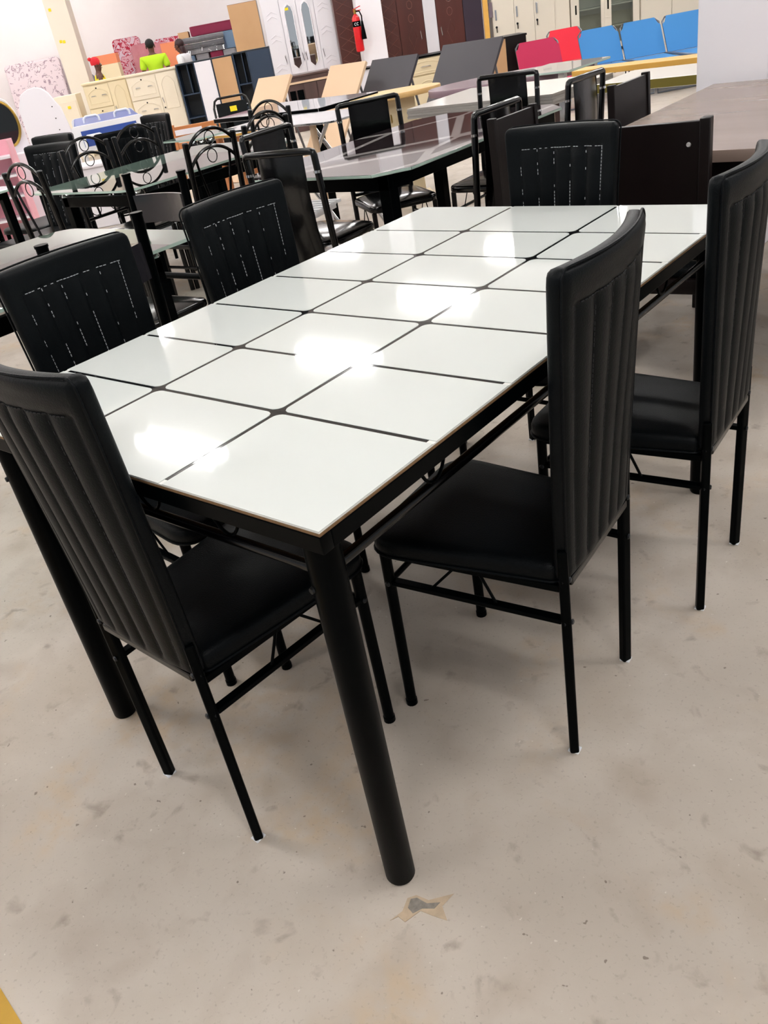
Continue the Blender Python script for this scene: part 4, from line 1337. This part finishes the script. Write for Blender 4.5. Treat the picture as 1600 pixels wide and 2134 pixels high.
t = thing('cardboard_box', 'tan carton standing at the left end on the mattress pile', 'box', RP(-2.02, 18.1, 1.424), A0)
part('body', MB().bx(-.1, .1, 0, .3, 0, .10).mesh('body', TAN, bevel=.004), t)
part('flap', MB().bx(-.1, .1, 0, .15, .1, .106).mesh('flap', TAN), t)
t = thing('cardboard_box', 'orange carton behind the man in lime and the woman in white', 'box', RP(-2.28, 17.6), A0)
part('body', MB().bx(-.16, .16, 0, .3, 0, 1.40).mesh('body', ORANGE, bevel=.004), t)
part('flap', MB().bx(-.16, .16, 0, .15, 1.4, 1.408).mesh('flap', ORANGE), t)

# ================================================================== PEOPLE
def skinned(name, verts, edges, radii, m, parent=None, root=0, sub=2):
    me = bpy.data.meshes.new(name)
    me.from_pydata(verts, edges, [])
    me.materials.append(m)
    o = bpy.data.objects.new(name, me)
    COL.objects.link(o)
    md = o.modifiers.new('skin', 'SKIN')
    for i, r in enumerate(radii):
        me.skin_vertices[0].data[i].radius = r if isinstance(r, tuple) else (r, r)
    me.skin_vertices[0].data[root].use_root = True
    md.use_smooth_shade = True
    sd = o.modifiers.new('sub', 'SUBSURF')
    sd.levels = sub
    sd.render_levels = sub
    if parent:
        o.parent = parent
    return o

def person(label, loc, rz, H, shirt, sleeves, hair, wrap=None, female=False, nod=0., armpose='down'):
    k = H / 1.6
    sh = .165 if female else .195
    V_ = []; E_ = []; Rr = []
    def a(p, r, frm=None):
        V_.append((p[0] * k, p[1] * k, p[2] * k)); Rr.append(tuple(q * k for q in r) if isinstance(r, tuple) else r * k)
        if frm is not None:
            E_.append((frm, len(V_) - 1))
        return len(V_) - 1
    pel = a((0, 0, .86), (.135, .10))
    wai = a((0, 0, 1.0), (.12 if female else .125, .085), pel)
    che = a((0, 0, 1.17), (.145, .10), wai)
    upp = a((0, -.005, 1.285), (.10, .075), che)
    nec = a((0, 0, 1.36), (.046, .05), upp)
    ch_ = a((0, .02 + nod, 1.415), (.062, .068), nec)
    he = a((0, .012 + nod * 1.4, 1.495), (.074, .088), ch_)
    top = a((0, .0 + nod * 1.5, 1.56), (.055, .065), he)
    a((0, .105 + nod * 1.4, 1.462), .012, he)                                   # nose
    hands = []
    for s in (-1, 1):
        q = a((s * sh, -.005, 1.275), .05, upp)
        el_ = a((s * (sh + .05), -.02, 1.02), .037, q)
        wr = a((s * (sh + .03), .07, .82), .026, el_)
        pm_ = a((s * (sh + .028), .085, .765), (.018, .032), wr)
        for i, (dy, L) in enumerate(((-.022, .06), (-.008, .072), (.008, .068), (.022, .055))):
            f1 = a((s * (sh + .027), .085 + dy, .73), .0085, pm_)
            f2 = a((s * (sh + .02), .09 + dy, .73 - L * .55), .008, f1)
            a((s * (sh + .008), .092 + dy, .73 - L), .007, f2)
        th_ = a((s * (sh + .012), .12, .76), .0095, pm_)
        a((s * (sh + .006), .135, .73), .0085, th_)
        hp = a((s * .085, 0, .80), .082, pel)
        kn = a((s * .095, .01, .45), .056, hp)
        ank = a((s * .1, -.01, .075), .036, kn)
        a((s * .11, .12, .035), (.038, .026), ank)
    b = skinned('person', V_, E_, Rr, SKIN)
    b.location = loc
    b.rotation_euler = (0, 0, rz)
    b['label'] = label
    b['category'] = 'person'
    # clothes
    cv_ = [(0, 0, .80), (0, 0, 1.0), (0, 0, 1.17), (0, -.005, 1.29), (0, -.002, 1.335)]
    cr = [(.16, .13), (.15, .115), (.178, .132), (.135, .105), (.07, .07)]
    ce = [(0, 1), (1, 2), (2, 3), (3, 4)]
    if sleeves:
        for s in (-1, 1):
            n0 = len(cv_)
            cv_ += [(s * sh, -.005, 1.28), (s * (sh + .04), -.016, 1.10)]
            cr += [.078, .068]
            ce += [(3, n0), (n0, n0 + 1)]
    o = skinned('shirt', [(x * k, y * k, z * k) for x, y, z in cv_], ce, [tuple(q * k for q in r) if isinstance(r, tuple) else r * k for r in cr], shirt, b, root=1)
    lv = [(0, 0, .86)]; le = []; lr = [(.15, .118)]
    for s in (-1, 1):
        n0 = len(lv)
        lv += [(s * .085, 0, .78), (s * .095, .01, .45), (s * .1, -.01, .10)]
        lr += [.09, .068, .056]
        le += [(0, n0), (n0, n0 + 1), (n0 + 1, n0 + 2)]
    skinned('trousers', [(x * k, y * k, z * k) for x, y, z in lv], le, [tuple(q * k for q in r) if isinstance(r, tuple) else r * k for r in lr], TROUSER, b)
    hy = nod * 1.4
    # eyes, mouth, ears
    for s in (-1, 1):
        part('eye', MB().ball((s * .03 * k, (.092 + hy) * k, 1.485 * k), (.012 * k, .008 * k, .008 * k), 10).ball((s * .03 * k, (.099 + hy) * k, 1.485 * k), (.006 * k, .004 * k, .006 * k), 8, 1).mesh('eye', [EYE, HAIRB]), b)
        part('ear', MB().ball((s * .078 * k, (.0 + hy) * k, 1.475 * k), (.012 * k, .02 * k, .032 * k), 10).mesh('ear', SKIN), b)
    part('mouth', MB().ball((0, (.088 + hy) * k, 1.425 * k), (.026 * k, .009 * k, .008 * k), 10).mesh('mouth', mat('lip', '#6b2f2c', .45)), b)
    if hair == 'short':
        part('hair', MB().ball((0, (-.02 + hy) * k, 1.525 * k), (.083 * k, .092 * k, .082 * k), 16).mesh('hair', HAIRB), b)
    elif hair == 'long':
        part('hair', MB().ball((0, (-.022 + hy) * k, 1.522 * k), (.092 * k, .098 * k, .088 * k), 16).mesh('hair', HAIRM), b)
        skinned('long_hair', [(0, (-.04 + hy) * k, 1.50 * k), (0, (-.075 + hy) * k, 1.40 * k), (0, (-.08 + hy * .8) * k, 1.28 * k)], [(0, 1), (1, 2)], [(.09 * k, .06 * k), (.088 * k, .05 * k), (.06 * k, .03 * k)], HAIRM, b)
    if wrap:
        part('headwrap', MB().lathe([(.085 * k, 1.485 * k), (.094 * k, 1.51 * k), (.096 * k, 1.55 * k), (.08 * k, 1.60 * k), (.04 * k, 1.625 * k), (.005 * k, 1.63 * k)], (0, (-.012 + hy) * k, 0), 18).ball((0, -.10 * k, 1.60 * k), (.05 * k, .04 * k, .035 * k), 12).mesh('headwrap', wrap), b)
    return b
person('man in a lime polo shirt seen from behind above the pale drawer cabinet', RP(-2.42, 16.2), A0 + D(4), 1.50, LIME, True, 'short')
person('woman in a white top with dark maroon hair looking left, beside the man', RP(-1.96, 16.75), A0 + D(70), 1.42, WHITEC, True, 'long', female=True, nod=.03)
person('woman in a yellow sleeveless top and red headwrap facing right', RP(-3.30, 15.6), A0 + D(-75), 1.36, YELLOWC, False, None, wrap=REDC, female=True)
